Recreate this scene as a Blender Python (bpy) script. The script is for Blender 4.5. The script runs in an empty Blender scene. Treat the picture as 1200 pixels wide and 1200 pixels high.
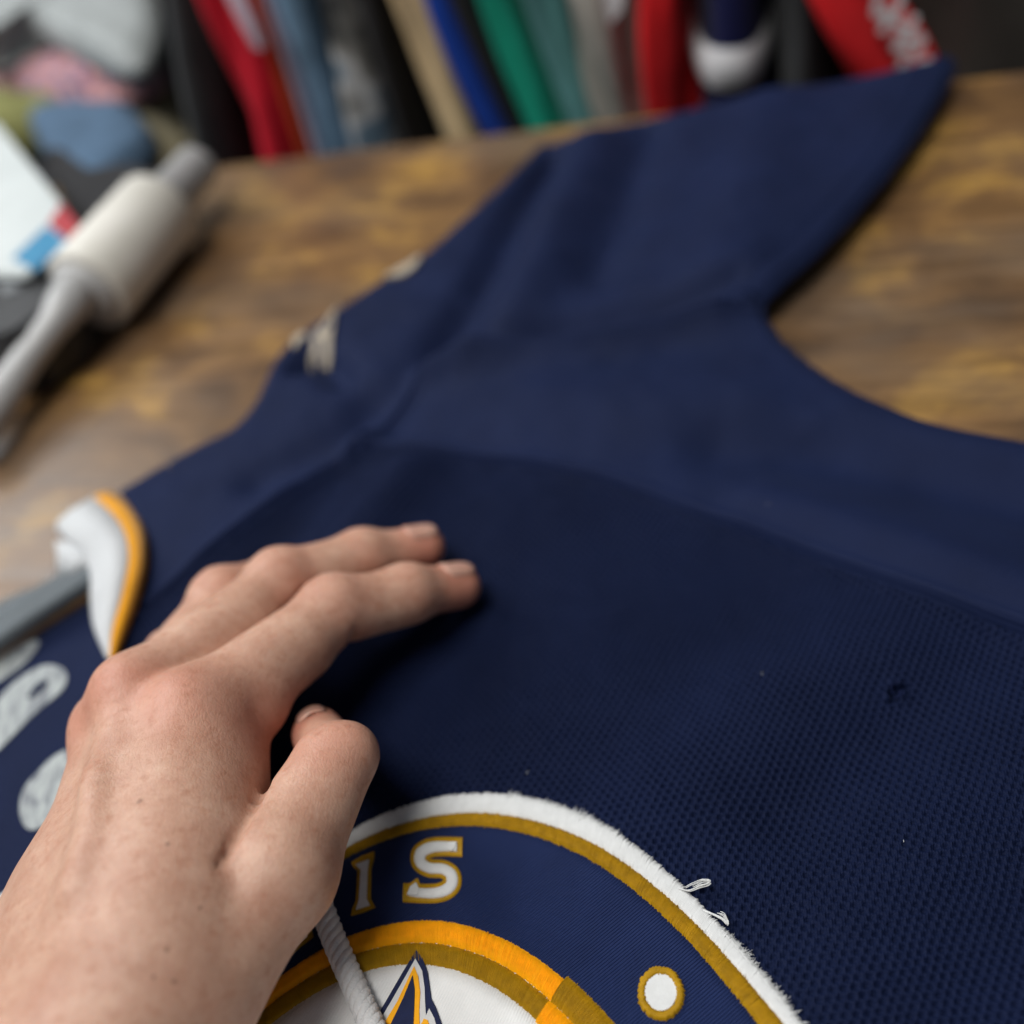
import bpy, bmesh, math, random
import numpy as np
from mathutils import Vector, Matrix
random.seed(7); rng = np.random.default_rng(7)
sc = bpy.context.scene
COL = sc.collection

# ------------------------------------------------------------------ camera
F_PX, PITCH, ROLL, CAM_H = 1150.0, math.radians(45), math.radians(-17), 0.27
_f = np.array([0, math.cos(PITCH), -math.sin(PITCH)])
_r0 = np.array([1.0, 0, 0]); _u0 = np.cross(_r0, _f)
_R = math.cos(ROLL)*_r0 + math.sin(ROLL)*_u0
_U = -math.sin(ROLL)*_r0 + math.cos(ROLL)*_u0
CO = np.array([0, 0, CAM_H])
cam = bpy.data.cameras.new('camera'); camo = bpy.data.objects.new('camera', cam); COL.objects.link(camo)
cam.sensor_width = 36; cam.lens = 36*F_PX/1200; cam.clip_start = 0.005; cam.clip_end = 60
camo.matrix_world = Matrix(((_R[0], _U[0], -_f[0], 0), (_R[1], _U[1], -_f[1], 0), (_R[2], _U[2], -_f[2], CAM_H), (0, 0, 0, 1)))
cam.dof.use_dof = True; cam.dof.focus_distance = 0.25; cam.dof.aperture_fstop = 4.0
sc.camera = camo

# ------------------------------------------------------------------ world and lamps (indoor)
w = bpy.data.worlds.new('World'); sc.world = w; w.use_nodes = True
w.node_tree.nodes['Background'].inputs[0].default_value = (0.80, 0.88, 1.0, 1)
w.node_tree.nodes['Background'].inputs[1].default_value = 0.12
def area(name, loc, target, sx, sy, power, col):
    L = bpy.data.lights.new(name, 'AREA'); L.shape = 'RECTANGLE'; L.size = sx; L.size_y = sy
    L.energy = power; L.color = col
    o = bpy.data.objects.new(name, L); COL.objects.link(o); o.location = loc
    o.rotation_euler = (Vector(target)-Vector(loc)).to_track_quat('-Z', 'Y').to_euler()
    return o
area('window_light', (-0.95, 1.15, 1.15), (0, 0.25, 0), 0.9, 0.8, 17, (0.95, 0.98, 1.0))
area('ceiling_light', (-0.45, 0.10, 1.9), (0.0, 0.45, 0), 1.0, 0.7, 29, (1.0, 0.97, 0.92))
area('far_window_light', (1.5, 2.2, 1.5), (0.2, 0.35, 0), 1.2, 0.9, 24, (0.92, 0.96, 1.0))
sc.view_settings.view_transform = 'Standard'; sc.view_settings.look = 'None'
sc.view_settings.exposure = 0.22; sc.view_settings.gamma = 1.0
sc.render.engine = 'CYCLES'
sc.cycles.use_denoising = True
sc.cycles.max_bounces = 8

# ------------------------------------------------------------------ helpers
def rays(px):
    px = np.asarray(px, float).reshape(-1, 2)
    return _f + ((px[:, :1]-600)/F_PX)*_R - ((px[:, 1:]-600)/F_PX)*_U
def P(px, z=0.0):                        # photo point(s) -> points on the level plane z
    d = rays(px); return CO + d*((CAM_H-np.asarray(z, float).reshape(-1, 1))/-d[:, 2:3])
def P1(x, y, z=0.0): return P([(x, y)], z)[0]
def dense(pts, n=8, closed=False):       # Catmull-Rom through points
    p = np.asarray(pts, float); m = len(p); out = []
    for i in range(m if closed else m-1):
        if closed: a, b, c, d = p[(i-1) % m], p[i], p[(i+1) % m], p[(i+2) % m]
        else: a, b, c, d = p[max(i-1, 0)], p[i], p[i+1], p[min(i+2, m-1)]
        for t in np.arange(n)/n:
            out.append(0.5*((2*b)+(c-a)*t+(2*a-5*b+4*c-d)*t*t+(3*b-a-3*c+d)*t**3))
    if not closed: out.append(p[-1])
    return np.array(out)
def dist_poly(x, y, poly, closed=False):
    """distance from points to polyline + nearest point"""
    q = np.asarray(poly)[:, :2]; best = np.full(x.shape, 1e9); nx = np.zeros_like(best); ny = np.zeros_like(best)
    m = len(q)
    for i in range(m if closed else m-1):
        a = q[i]; b = q[(i+1) % m]; ab = b-a; L = ab@ab+1e-18
        t = np.clip(((x-a[0])*ab[0]+(y-a[1])*ab[1])/L, 0, 1)
        cx = a[0]+t*ab[0]; cy = a[1]+t*ab[1]; d = (x-cx)**2+(y-cy)**2
        k = d < best; best[k] = d[k]; nx[k] = cx[k]; ny[k] = cy[k]
    return np.sqrt(best), nx, ny
def inside(x, y, poly):
    q = np.asarray(poly)[:, :2]; r = np.zeros(x.shape, bool); m = len(q)
    for i in range(m):
        x0, y0 = q[i]; x1, y1 = q[(i+1) % m]
        if y0 == y1: continue
        r ^= ((y0 > y) != (y1 > y)) & (x < (x1-x0)*(y-y0)/(y1-y0)+x0)
    return r
def world_loc(o):
    l = Vector((0, 0, 0))
    while o: l = l+o.location; o = o.parent
    return np.array(l)
def obj(name, V, Fc, mat, parent=None, smooth=True, at=None):
    """one mesh object from arrays in world coordinates"""
    V = np.asarray(V, float); o0 = world_loc(parent) if parent else np.zeros(3)
    loc = np.zeros(3) if at is None else np.asarray(at, float)-o0
    V = V-o0-loc
    me = bpy.data.meshes.new(name)
    if isinstance(Fc, np.ndarray):
        n, k = Fc.shape; me.vertices.add(len(V)); me.vertices.foreach_set('co', V.astype(np.float32).ravel())
        me.loops.add(n*k); me.loops.foreach_set('vertex_index', Fc.astype(np.int32).ravel())
        me.polygons.add(n); me.polygons.foreach_set('loop_start', np.arange(n, dtype=np.int32)*k)
        me.update(calc_edges=True); me.validate()
    else:
        me.from_pydata(V.tolist(), [], [list(f) for f in Fc]); me.update()
    me.polygons.foreach_set('use_smooth', np.full(len(me.polygons), smooth))
    if mat: me.materials.append(mat)
    o = bpy.data.objects.new(name, me); COL.objects.link(o); o.location = loc
    if parent: o.parent = parent
    return o
def thing(name, label, cat, loc=(0, 0, 0), group=None):
    o = bpy.data.objects.new(name, None); COL.objects.link(o); o.location = loc; o.empty_display_size = 0.02
    o['label'] = label; o['category'] = cat
    if group: o['group'] = group
    return o
def tag(o, label, cat, group=None):
    o['label'] = label; o['category'] = cat
    if group: o['group'] = group
    return o
def grid_faces(nr, ncol, wrap=False):
    i = np.arange(nr-1)[:, None]; j = np.arange(ncol if wrap else ncol-1)[None]; j1 = (j+1) % ncol
    return np.stack([i*ncol+j, i*ncol+j1, (i+1)*ncol+j1, (i+1)*ncol+j], -1).reshape(-1, 4)
def tube(pts, rad, n=10, caps=True):
    """tube along 3-D points; rad scalar or per-point"""
    p = np.asarray(pts, float); m = len(p); rad = np.broadcast_to(np.asarray(rad, float), (m,))
    t = np.gradient(p, axis=0); t /= np.linalg.norm(t, axis=1)[:, None]+1e-12
    ref = np.array([0, 0, 1.0]) if abs(t[0][2]) < 0.9 else np.array([1.0, 0, 0])
    V = []; u = np.cross(t[0], ref); u /= np.linalg.norm(u)
    a = np.arange(n)/n*2*math.pi
    for i in range(m):
        u = u-t[i]*(u@t[i]); u /= np.linalg.norm(u); v = np.cross(t[i], u)
        V.append(p[i]+rad[i]*(np.cos(a)[:, None]*u+np.sin(a)[:, None]*v))
    V = np.concatenate(V); Fq = [list(f) for f in grid_faces(m, n, True)]
    if caps: Fq += [list(range(n))[::-1], [(m-1)*n+k for k in range(n)]]
    return V, Fq
def lathe(axis_a, axis_b, prof, n=40):
    """prof: list of (t along a->b in metres, radius)"""
    a = np.asarray(axis_a, float); b = np.asarray(axis_b, float); t = (b-a)/np.linalg.norm(b-a)
    u = np.cross(t, [0, 0, 1.0]); u /= np.linalg.norm(u); v = np.cross(t, u); an = np.arange(n)/n*2*math.pi
    V = np.concatenate([a+t*s+r*(np.cos(an)[:, None]*u+np.sin(an)[:, None]*v) for s, r in prof])
    Fq = [list(f) for f in grid_faces(len(prof), n, True)]+[list(range(n))[::-1], [(len(prof)-1)*n+k for k in range(n)]]
    return V, Fq
def join(*parts):
    V = []; Fq = []; k = 0
    for v, f in parts:
        V.append(np.asarray(v)); Fq += [[i+k for i in q] for q in f]; k += len(v)
    return np.concatenate(V), Fq
def vnoise(x, y, s, seed=0):
    """cheap smooth value noise"""
    r = np.random.default_rng(seed); T = r.random((64, 64))*2-1
    u = np.asarray(x)/s+11.3; v = np.asarray(y)/s+5.7; i = np.floor(u).astype(int); j = np.floor(v).astype(int)
    fu = u-i; fv = v-j; fu = fu*fu*(3-2*fu); fv = fv*fv*(3-2*fv)
    g = lambda a, b: T[a % 64, b % 64]
    return (g(i, j)*(1-fu)+g(i+1, j)*fu)*(1-fv)+(g(i, j+1)*(1-fu)+g(i+1, j+1)*fu)*fv

# ------------------------------------------------------------------ materials
class NT:
    def __init__(s, name):
        s.m = bpy.data.materials.new(name); s.m.use_nodes = True; s.t = s.m.node_tree; s.b = s.t.nodes['Principled BSDF']
        s.co = s.t.nodes.new('ShaderNodeTexCoord').outputs['Object']
    def n(s, typ, **kw):
        nd = s.t.nodes.new(typ)
        for k, v in kw.items():
            if hasattr(nd, k) and k not in nd.inputs: setattr(nd, k, v)
            else: s.put(nd.inputs[k], v)
        return nd
    def put(s, sock, v):
        if isinstance(v, bpy.types.NodeSocket): s.t.links.new(v, sock)
        else: sock.default_value = v
    def map(s, scale=(1, 1, 1), rot=(0, 0, 0), loc=(0, 0, 0), src=None):
        nd = s.t.nodes.new('ShaderNodeMapping'); s.t.links.new(src or s.co, nd.inputs[0])
        nd.inputs['Scale'].default_value = scale; nd.inputs['Rotation'].default_value = rot; nd.inputs['Location'].default_value = loc
        return nd.outputs[0]
    def noise(s, scale, detail=3, rough=.5, vec=None, dist=0):
        nd = s.t.nodes.new('ShaderNodeTexNoise'); s.t.links.new(vec or s.co, nd.inputs['Vector'])
        nd.inputs['Scale'].default_value = scale; nd.inputs['Detail'].default_value = detail
        nd.inputs['Roughness'].default_value = rough; nd.inputs['Distortion'].default_value = dist
        return nd.outputs['Fac']
    def ramp(s, fac, stops):
        nd = s.t.nodes.new('ShaderNodeValToRGB'); s.t.links.new(fac, nd.inputs[0]); e = nd.color_ramp.elements
        while len(e) < len(stops): e.new(0.5)
        for k, (p, c) in enumerate(stops): e[k].position = p; e[k].color = (*c, 1) if len(c) == 3 else c
        return nd.outputs[0]
    def math(s, op, a, b=0.0, c=0.0):
        nd = s.t.nodes.new('ShaderNodeMath'); nd.operation = op
        for k, v in enumerate((a, b, c)): s.put(nd.inputs[k], v)
        return nd.outputs[0]
    def mix(s, fac, a, b, blend='MIX'):
        nd = s.t.nodes.new('ShaderNodeMix'); nd.data_type = 'RGBA'; nd.blend_type = blend
        s.put(nd.inputs[0], fac)
        for k, v in ((6, a), (7, b)): s.put(nd.inputs[k], (*v, 1) if isinstance(v, tuple) and len(v) == 3 else v)
        return nd.outputs[2]
    def bump(s, h, strength, dist):
        nd = s.t.nodes.new('ShaderNodeBump'); nd.inputs['Strength'].default_value = strength; nd.inputs['Distance'].default_value = dist
        s.put(nd.inputs['Height'], h)
        prev = s.b.inputs['Normal'].links
        if prev: s.t.links.new(prev[0].from_socket, nd.inputs['Normal'])
        s.t.links.new(nd.outputs[0], s.b.inputs['Normal'])
    def set(s, **kw):
        for k, v in kw.items():
            k = k.replace('_', ' ')
            s.put(s.b.inputs[k], (*v, 1) if isinstance(v, tuple) and len(v) == 3 and 'Color' in k or isinstance(v, tuple) and k == 'Sheen Tint' and len(v) == 3 else v)
        return s
def cloth_mat(name, col, var=0.15, rough=.85, sheen=.04, weave=900, bump=.25, tint=None):
    s = NT(name)
    c2 = tuple(c*(1-var) for c in col); c1 = tuple(min(1, c*(1+var)) for c in col)
    s.set(Base_Color=s.ramp(s.noise(35, 4), [(.3, c2), (.7, c1)]), Roughness=rough, Sheen_Weight=sheen, Sheen_Roughness=.5)
    s.b.inputs['Specular IOR Level'].default_value = .2
    if tint: s.b.inputs['Sheen Tint'].default_value = (*tint, 1)
    s.bump(s.noise(weave, 2), bump, .0006)
    return s.m
NAVY = (0.0062, 0.0118, 0.043)
def wave(s, scale, rot, prof='SIN', dist=0):
    nd = s.t.nodes.new('ShaderNodeTexWave'); nd.wave_profile = prof; nd.bands_direction = 'X'
    s.t.links.new(s.map(rot=(0, 0, rot)), nd.inputs['Vector']); nd.inputs['Scale'].default_value = scale
    nd.inputs['Distortion'].default_value = dist; nd.inputs['Detail'].default_value = 1; nd.inputs['Detail Scale'].default_value = 2
    return nd.outputs['Fac']
def make_navy_knit(name, mesh):
    s = NT(name)
    g = .74 if mesh else .98  # knit base lightened, mesh darkened: back light on the yoke put into colour
    base = s.ramp(s.noise(28, 4), [(.3, tuple(c*.88*g for c in NAVY)), (.7, tuple(c*1.14*g for c in NAVY))])
    s.set(Base_Color=base, Roughness=.62 if mesh else .7, Sheen_Weight=.035 if mesh else .06, Sheen_Roughness=.4)
    s.b.inputs['Sheen Tint'].default_value = (.28, .36, .66, 1); s.b.inputs['Specular IOR Level'].default_value = .07 if mesh else .12
    if mesh:
        s.bump(s.noise(1500, 3, .6), .55, .0005)
        s.bump(wave(s, 420, .35, dist=2.5), .35, .0004)
    else:
        s.bump(s.math('ADD', wave(s, 330, .9, dist=.6), wave(s, 330, -.7, dist=.6)), .35, .0004)
        s.bump(s.noise(1300, 2), .25, .0004)
    return s.m
M_MESH = make_navy_knit('navy_airknit', True)
M_KNIT = make_navy_knit('navy_knit', False)
def thread_mat(name, col, rough=.45, sheen=.1, var=.12, spec=.45):
    s = NT(name)
    s.set(Base_Color=s.ramp(s.noise(420, 3), [(.3, tuple(c*(1-var) for c in col)), (.7, tuple(min(1, c*(1+var)) for c in col))]), Roughness=rough, Sheen_Weight=sheen)
    s.b.inputs['Specular IOR Level'].default_value = spec
    s.bump(s.noise(1800, 2), .25, .0003)
    return s.m
M_WHITE_TH = thread_mat('white_thread', (.62, .63, .63), .7, .2, .05, .25)
M_GOLD_TH = thread_mat('old_gold_thread', (.37, .205, .003), .55, .03, .15, .2)
M_ORANGE_TH = thread_mat('orange_gold_thread', (.92, .41, .002), .6, .03, .08, .2)
M_NAVY_TH = thread_mat('navy_thread', (.008, .014, .055), .6, 0.0, .15, .15)
def twill(name, col, rot, scale=300, rough=.5):
    s = NT(name)
    wv = wave(s, scale, rot)
    s.set(Base_Color=s.ramp(s.noise(60, 3), [(.3, tuple(c*.9 for c in col)), (.7, tuple(min(1, c*1.1) for c in col))]), Roughness=rough, Sheen_Weight=0.0)
    s.b.inputs['Specular IOR Level'].default_value = .15
    s.b.inputs['Sheen Tint'].default_value = (.5, .56, .8, 1)
    s.bump(wv, .85 if col[0] < .1 else .25, .0006); s.bump(s.noise(1600, 2), .2, .0003)
    return s.m
M_TWILL = twill('navy_twill', (.014, .026, .092), math.radians(68), 430)
M_WTWILL = twill('white_twill', (.80, .81, .81), math.radians(40), 420, .7)
M_ORANGE_RIB = cloth_mat('orange_rib', (.86, .37, .006), .08, .75, .2, 700, .3)
M_WHITE_RIB = cloth_mat('white_rib', (.66, .68, .70), .04, .85, .2, 700, .3)
for m_ in (M_WHITE_RIB, M_ORANGE_RIB):
    h_ = NT.__new__(NT); h_.m = m_; h_.t = m_.node_tree; h_.b = h_.t.nodes['Principled BSDF']; h_.co = h_.t.nodes['Texture Coordinate'].outputs['Object']
    h_.bump(wave(h_, 260, math.radians(70), dist=.5), .6, .0008); h_.bump(h_.noise(90, 4, .6), .5, .002)
M_TAPE = cloth_mat('grey_tape', (.11, .13, .145), .15, .6, .2, 900, .3)
M_PRINT = cloth_mat('white_print', (.42, .45, .46), .35, .6, .05, 500, .2)
def print_mat(name, sc_, rot):
    s = NT(name); v = s.map(scale=(1, .35, 1), rot=(0, 0, rot))
    s.set(Base_Color=s.ramp(s.noise(sc_, 3, .5, v, .6), [(.30, (.09, .10, .13)), (.42, (.22, .24, .25)), (.6, (.34, .37, .37))]), Roughness=.6); return s.m
M_PRINT = print_mat('white_print', 190, -.6); M_TAG = print_mat('woven_label', 420, .4)
M_CREAM = thread_mat('cream_thread', (.34, .29, .22), .6, .1, .15)
M_LACE = cloth_mat('white_lace', (.74, .75, .76), .05, .8, .3, 1600, .6)

# ------------------------------------------------------------------ setting: floor, wall, table
E0, E1 = P1(230, 197), P1(1200, 83)                  # far edge of the table
ed = (E1-E0)/np.linalg.norm(E1-E0); en = np.array([-ed[1], ed[0], 0.0])   # along, and outward
if en[1] < 0: en = -en
GR = math.atan2(ed[1], ed[0])
def wood():
    s = NT('rustic_wood_laminate')
    v = s.map(rot=(0, 0, -GR)); vs = s.map(scale=(5.6, 6.5, 8), src=v); vf = s.map(scale=(14, 170, 60), src=v)
    blot = s.noise(3.0, 6, .62, vs, .45); fine = s.noise(1, 4, .6, vf, .3)
    base = s.ramp(blot, [(.30, (.070, .038, .020)), (.41, (.130, .070, .031)), (.52, (.200, .108, .042)), (.64, (.38, .215, .055)), (.8, (.22, .13, .058))])
    grey = s.ramp(s.noise(1.6, 4, .55, s.map(scale=(2.2, 5, 5), loc=(3.4, 1, 0), src=v), .6), [(.46, (0, 0, 0)), (.66, (1, 1, 1))])
    base = s.mix(s.math('MULTIPLY', grey, .7), base, (.140, .108, .082))
    base = s.mix(s.ramp(fine, [(.40, (.38, .38, .38)), (.54, (0, 0, 0))]), base, (.055, .034, .020))
    knots = s.ramp(s.noise(6, 3, .5, s.map(scale=(3, 4, 4), loc=(7, 2, 0), src=v), 1.2), [(.60, (0, 0, 0)), (.72, (1, 1, 1))])
    base = s.mix(s.math('MULTIPLY', knots, .5), base, (.075, .050, .040))
    s.set(Base_Color=base, Roughness=s.ramp(fine, [(.3, (.28, .28, .28)), (.7, (.42, .42, .42))]))
    s.b.inputs['Specular IOR Level'].default_value = .4
    s.bump(fine, .2, .0005)
    return s.m
M_WOOD = wood()
def frame_pt(a, o, z): return E0+ed*a-en*o+np.array([0, 0, z])      # a along the edge, o towards the viewer
def rbox(corners_fn, la, lo, lz, bevel, seg=3):
    bm = bmesh.new(); bmesh.ops.create_cube(bm, size=1)
    for v in bm.verts:
        v.co = Vector(((v.co.x+.5)*(la[1]-la[0])+la[0], (v.co.y+.5)*(lo[1]-lo[0])+lo[0], (v.co.z+.5)*(lz[1]-lz[0])+lz[0]))
    if bevel: bmesh.ops.bevel(bm, geom=list(bm.edges), offset=bevel, segments=seg, affect='EDGES', profile=.5)
    V = np.array([corners_fn(*v.co) for v in bm.verts]); bm.verts.index_update(); Fq = [[v.index for v in f.verts] for f in bm.faces]
    bm.free(); return V, Fq
# frame handedness: a along ed, o along -en  => flip faces
def fbox(la, lo, lz, bevel=.002, seg=3):
    V, Fq = rbox(frame_pt, la, lo, lz, bevel, seg); return V, [f[::-1] for f in Fq]
table = thing('work_table', 'brown rustic wood grain table top under the navy jersey', 'table', tuple(frame_pt(.2, .4, -.72)))
TA = (-.42, 1.0)
obj('table_top', *fbox(TA, (0, 1.05), (-.028, 0), .003), M_WOOD, table, smooth=False)
sM = NT('black_steel'); sM.set(Base_Color=(.02, .02, .022), Roughness=.45, Metallic=.6)
for a in (TA[0]+.05, TA[1]-.09):
    for o_ in (.05, .96):
        obj('leg', *fbox((a, a+.04), (o_, o_+.04), (-.72, -.0285), .002), sM.m, table, smooth=False)
sF = NT('dark_floor'); sF.set(Base_Color=sF.ramp(sF.noise(6, 4), [(.3, (.035, .032, .03)), (.7, (.06, .055, .05))]), Roughness=.7)
o = obj('floor', *fbox((-3, 3.5), (-2.2, 3), (-.74, -.72), 0), sF.m, smooth=False); o['kind'] = 'structure'
sW = NT('dark_wall'); sW.set(Base_Color=sW.ramp(sW.noise(4, 4), [(.3, (.020, .019, .018)), (.7, (.034, .031, .028))]), Roughness=.9)
o = obj('wall', *fbox((-3, 3.5), (-.75, -.70), (-.7195, 1.5), 0), sW.m, smooth=False); o['kind'] = 'structure'

# ------------------------------------------------------------------ jersey: traced outlines laid on the table
top_px = [(118, 580), (142, 580), (160, 572), (200, 548), (240, 526), (275, 508), (298, 480), (312, 450), (325, 425), (352, 400), (400, 368), (450, 335), (497, 306), (540, 267), (575, 235), (602, 207), (625, 183), (648, 168)]
top2_px = [(648, 168), (720, 148), (800, 132), (900, 114), (1000, 99), (1080, 87), (1110, 80)]
cuff_px = [(1110, 80), (1117, 88), (1098, 128), (1058, 190), (1010, 250), (960, 305), (915, 345), (891, 368)]
arm_px = [(891, 368), (897, 388), (912, 406), (945, 431), (990, 457), (1040, 479), (1100, 501), (1200, 521), (1330, 545), (1480, 572)]
E_TOP = np.concatenate([dense(P(top_px, .004), 5)[:-1], dense(P(top2_px, .008), 4)[:-1]])
E_CUFF = dense(P(cuff_px, .009), 4)
E_ARM = dense(P(arm_px, .005), 4)
EDGE = np.concatenate([E_TOP, E_CUFF[:-1], E_ARM])
coll_px = [(133, 774), (150, 737), (164, 697), (172, 657), (169, 622), (152, 592), (142, 580)]   # navy / orange line
COLL = dense(P(coll_px, .014), 4)
seam_px = [(158, 716), (195, 690), (250, 640), (320, 585), (370, 545), (410, 524), (480, 523), (560, 534), (640, 545), (720, 566), (810, 597), (900, 630), (990, 665), (1080, 699), (1200, 742), (1330, 792), (1480, 850)]
SEAM = dense(P(seam_px, .013), 4)
armh_px = [(200, 548), (260, 545), (340, 540), (410, 524), (455, 480), (500, 432), (560, 424), (640, 418), (700, 408), (760, 396), (830, 381), (891, 368)]
ARMH = dense(P(armh_px, .013), 4)
neck2_px = [(133, 774), (150, 800), (160, 860), (150, 930), (110, 1000), (40, 1062), (-60, 1130), (-170, 1200)]   # near side of the neck opening
NECK2 = dense(P(neck2_px, .012), 4)
def ridge(px, z=.012): return dense(P(px, z), 4)
FOLDS = [  # polyline, amplitude, width
    (ridge([(648, 178), (600, 265), (556, 345), (510, 415), (452, 490)]), -.0065, .012),
    (ridge([(690, 170), (655, 260), (620, 345), (560, 420)]), .0045, .016),
    (ridge([(760, 150), (735, 230), (700, 320)]), -.0045, .014),
    (ridge([(905, 120), (880, 230), (850, 330)]), .004, .022),
    (ridge([(500, 432), (640, 418), (760, 396), (891, 368)]), .0040, .009),
    (ridge([(560, 400), (640, 392), (760, 370), (860, 345)]), -.0050, .010),
    (ridge([(425, 512), (470, 465), (505, 432)]), .0035, .008),
    (ridge([(430, 470), (380, 520), (300, 560)]), -.0035, .010),
    (ridge([(405, 545), (340, 610), (280, 680)]), -.0038, .012),
    (ridge([(480, 560), (430, 625), (380, 690)]), .0040, .012),
    (ridge([(560, 560), (525, 640), (520, 720)]), -.0012, .016),
    (ridge([(640, 470), (760, 480), (860, 490)]), .003, .022),
    (ridge([(850, 520), (960, 530), (1100, 560), (1250, 600)]), -.0050, .016),
    (ridge([(900, 590), (1050, 640), (1250, 715)]), .0030, .012),
    (ridge([(345, 425), (372, 415), (398, 440)]), -.006, .008),
    (ridge([(1150, 770), (1040, 860), (930, 960)]), -.0015, .012),
    (ridge([(1000, 760), (860, 860), (760, 930)]), .0015, .02),
    (ridge([(900, 700), (800, 780), (720, 880)]), -.0018, .02),
    (ridge([(1250, 900), (1130, 980), (1030, 1100)]), .0015, .02),
]
HOLE = P1(1050, 808, .013)
def Zc_exact(x, y):
    """cloth surface height (large shapes only)"""
    x = np.asarray(x, float); y = np.asarray(y, float); sh = x.shape; x = x.ravel(); y = y.ravel()
    dE, _, _ = dist_poly(x, y, EDGE)
    dC, _, _ = dist_poly(x, y, E_CUFF)
    lift = .0050*np.exp(-(dC/.05)**2)
    h0 = .0125+.0015*np.exp(-(dist_poly(x, y, E_CUFF[:20])[0]/.10)**2)
    wv = .013-.0100*np.exp(-(dC/.03)**2)
    q = 1-np.clip(dE/wv, 0, 1)
    z = .0008+lift*(1-.0)+(h0-.5*lift)*np.sqrt(np.clip(1-q*q, 0, 1))
    fade = np.clip(dE/.02, 0, 1)
    for pl, a, wd in FOLDS:
        d, _, _ = dist_poly(x, y, pl[::2]); z = z+1.8*fade*a*np.exp(-(d/wd)**2)
    z = z+fade*(.0012*vnoise(x, y, .05, 3)+.0007*vnoise(x, y, .022, 4)+.0005*vnoise(x*.5+y, y*.6-x, .011, 5)*np.clip((y-.19)/.05, 0, 1))
    return np.maximum(z, .0012).reshape(sh)
GX0, GX1, GY0, GY1, GS = -.30, .36, -.06, .56, .0022
_gx = np.arange(GX0, GX1, GS); _gy = np.arange(GY0, GY1, GS)
_G = Zc_exact(*np.meshgrid(_gx, _gy, indexing='ij'))
def Zc(x, y):
    """cloth height: cubic look-up of the large shapes, seams added exactly"""
    x = np.asarray(x, float); y = np.asarray(y, float); sh = x.shape; x = x.ravel(); y = y.ravel()
    u = np.clip((x-GX0)/GS, 1, len(_gx)-3.001); v = np.clip((y-GY0)/GS, 1, len(_gy)-3.001)
    i = u.astype(int); j = v.astype(int); a = u-i; b = v-j
    B = lambda t: ((1-t)**3/6, (3*t**3-6*t*t+4)/6, (-3*t**3+3*t*t+3*t+1)/6, t**3/6)
    wa, wb = B(a), B(b); z = np.zeros(x.shape)
    for p in range(4):
        for q in range(4): z += wa[p]*wb[q]*_G[i+p-1, j+q-1]
    def near(poly, m=.012):
        """distance to a seam, only worked out close to it"""
        d = np.full(x.shape, 1.0); st = poly[::6]
        c = np.zeros(x.shape, bool)
        for k in range(0, len(poly)-1, 6):
            s_ = poly[k:k+7]; l = s_[:, :2].min(0)-m; h = s_[:, :2].max(0)+m
            k_ = np.nonzero((x > l[0]) & (x < h[0]) & (y > l[1]) & (y < h[1]))[0]
            if len(k_): d[k_] = np.minimum(d[k_], dist_poly(x[k_], y[k_], s_)[0])
        return d
    dS = near(SEAM)
    z = z+.0012*np.exp(-((dS-.0026)/.0018)**2)-.0022*np.exp(-(dS/.0011)**2)
    dA = near(ARMH[12:])
    z = z-.0018*np.exp(-(dA/.0010)**2)+.0009*np.exp(-((dA-.0024)/.0016)**2)
    dC = near(E_CUFF, .02); z = z-.0011*np.exp(-((dC-.0115)/.0009)**2)+.0006*np.exp(-((dC-.0085)/.0020)**2)
    dH = np.hypot(x-HOLE[0], y-HOLE[1])
    z = z+.0008*np.exp(-((dH-.0024)/.0012)**2)
    z = np.maximum(z, .0012)
    return z.reshape(sh)
def ZcN(p, lift=0.0):
    p = np.asarray(p, float).reshape(-1, p.shape[-1]) if hasattr(p, 'shape') else np.asarray(p, float)
    return np.column_stack([p[:, 0], p[:, 1], Zc(p[:, 0], p[:, 1])+lift])
def panel(name, poly, step, mat, parent, extra=None):
    poly = np.asarray(poly)[:, :2]; lo = poly.min(0)-step; hi = poly.max(0)+step
    gx = np.arange(lo[0], hi[0], step); gy = np.arange(lo[1], hi[1], step)
    X, Y = np.meshgrid(gx, gy); x = X.ravel().copy(); y = Y.ravel().copy(); ncol = len(gx)
    ins = inside(x, y, poly); I = ins.reshape(X.shape)
    cell = I[:-1, :-1] | I[1:, :-1] | I[:-1, 1:] | I[1:, 1:]
    i, j = np.nonzero(cell); a = i*ncol+j
    Fq = np.stack([a, a+1, a+ncol+1, a+ncol], 1)
    used = np.zeros(len(x), bool); used[Fq.ravel()] = True
    out = used & ~ins
    _, nx, ny = dist_poly(x[out], y[out], poly, True); x[out] = nx; y[out] = ny
    idx = np.full(len(x), -1); u = np.nonzero(used)[0]; idx[u] = np.arange(len(u)); x = x[u]; y = y[u]
    z = Zc(x, y)
    if extra is not None: z = z+extra(x, y)
    return obj(name, np.column_stack([x, y, z]), idx[Fq], mat, parent)
jersey = thing('jersey', 'navy hockey jersey with round crest spread out on the wooden table', 'jersey', (0, .25, 0))

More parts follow.
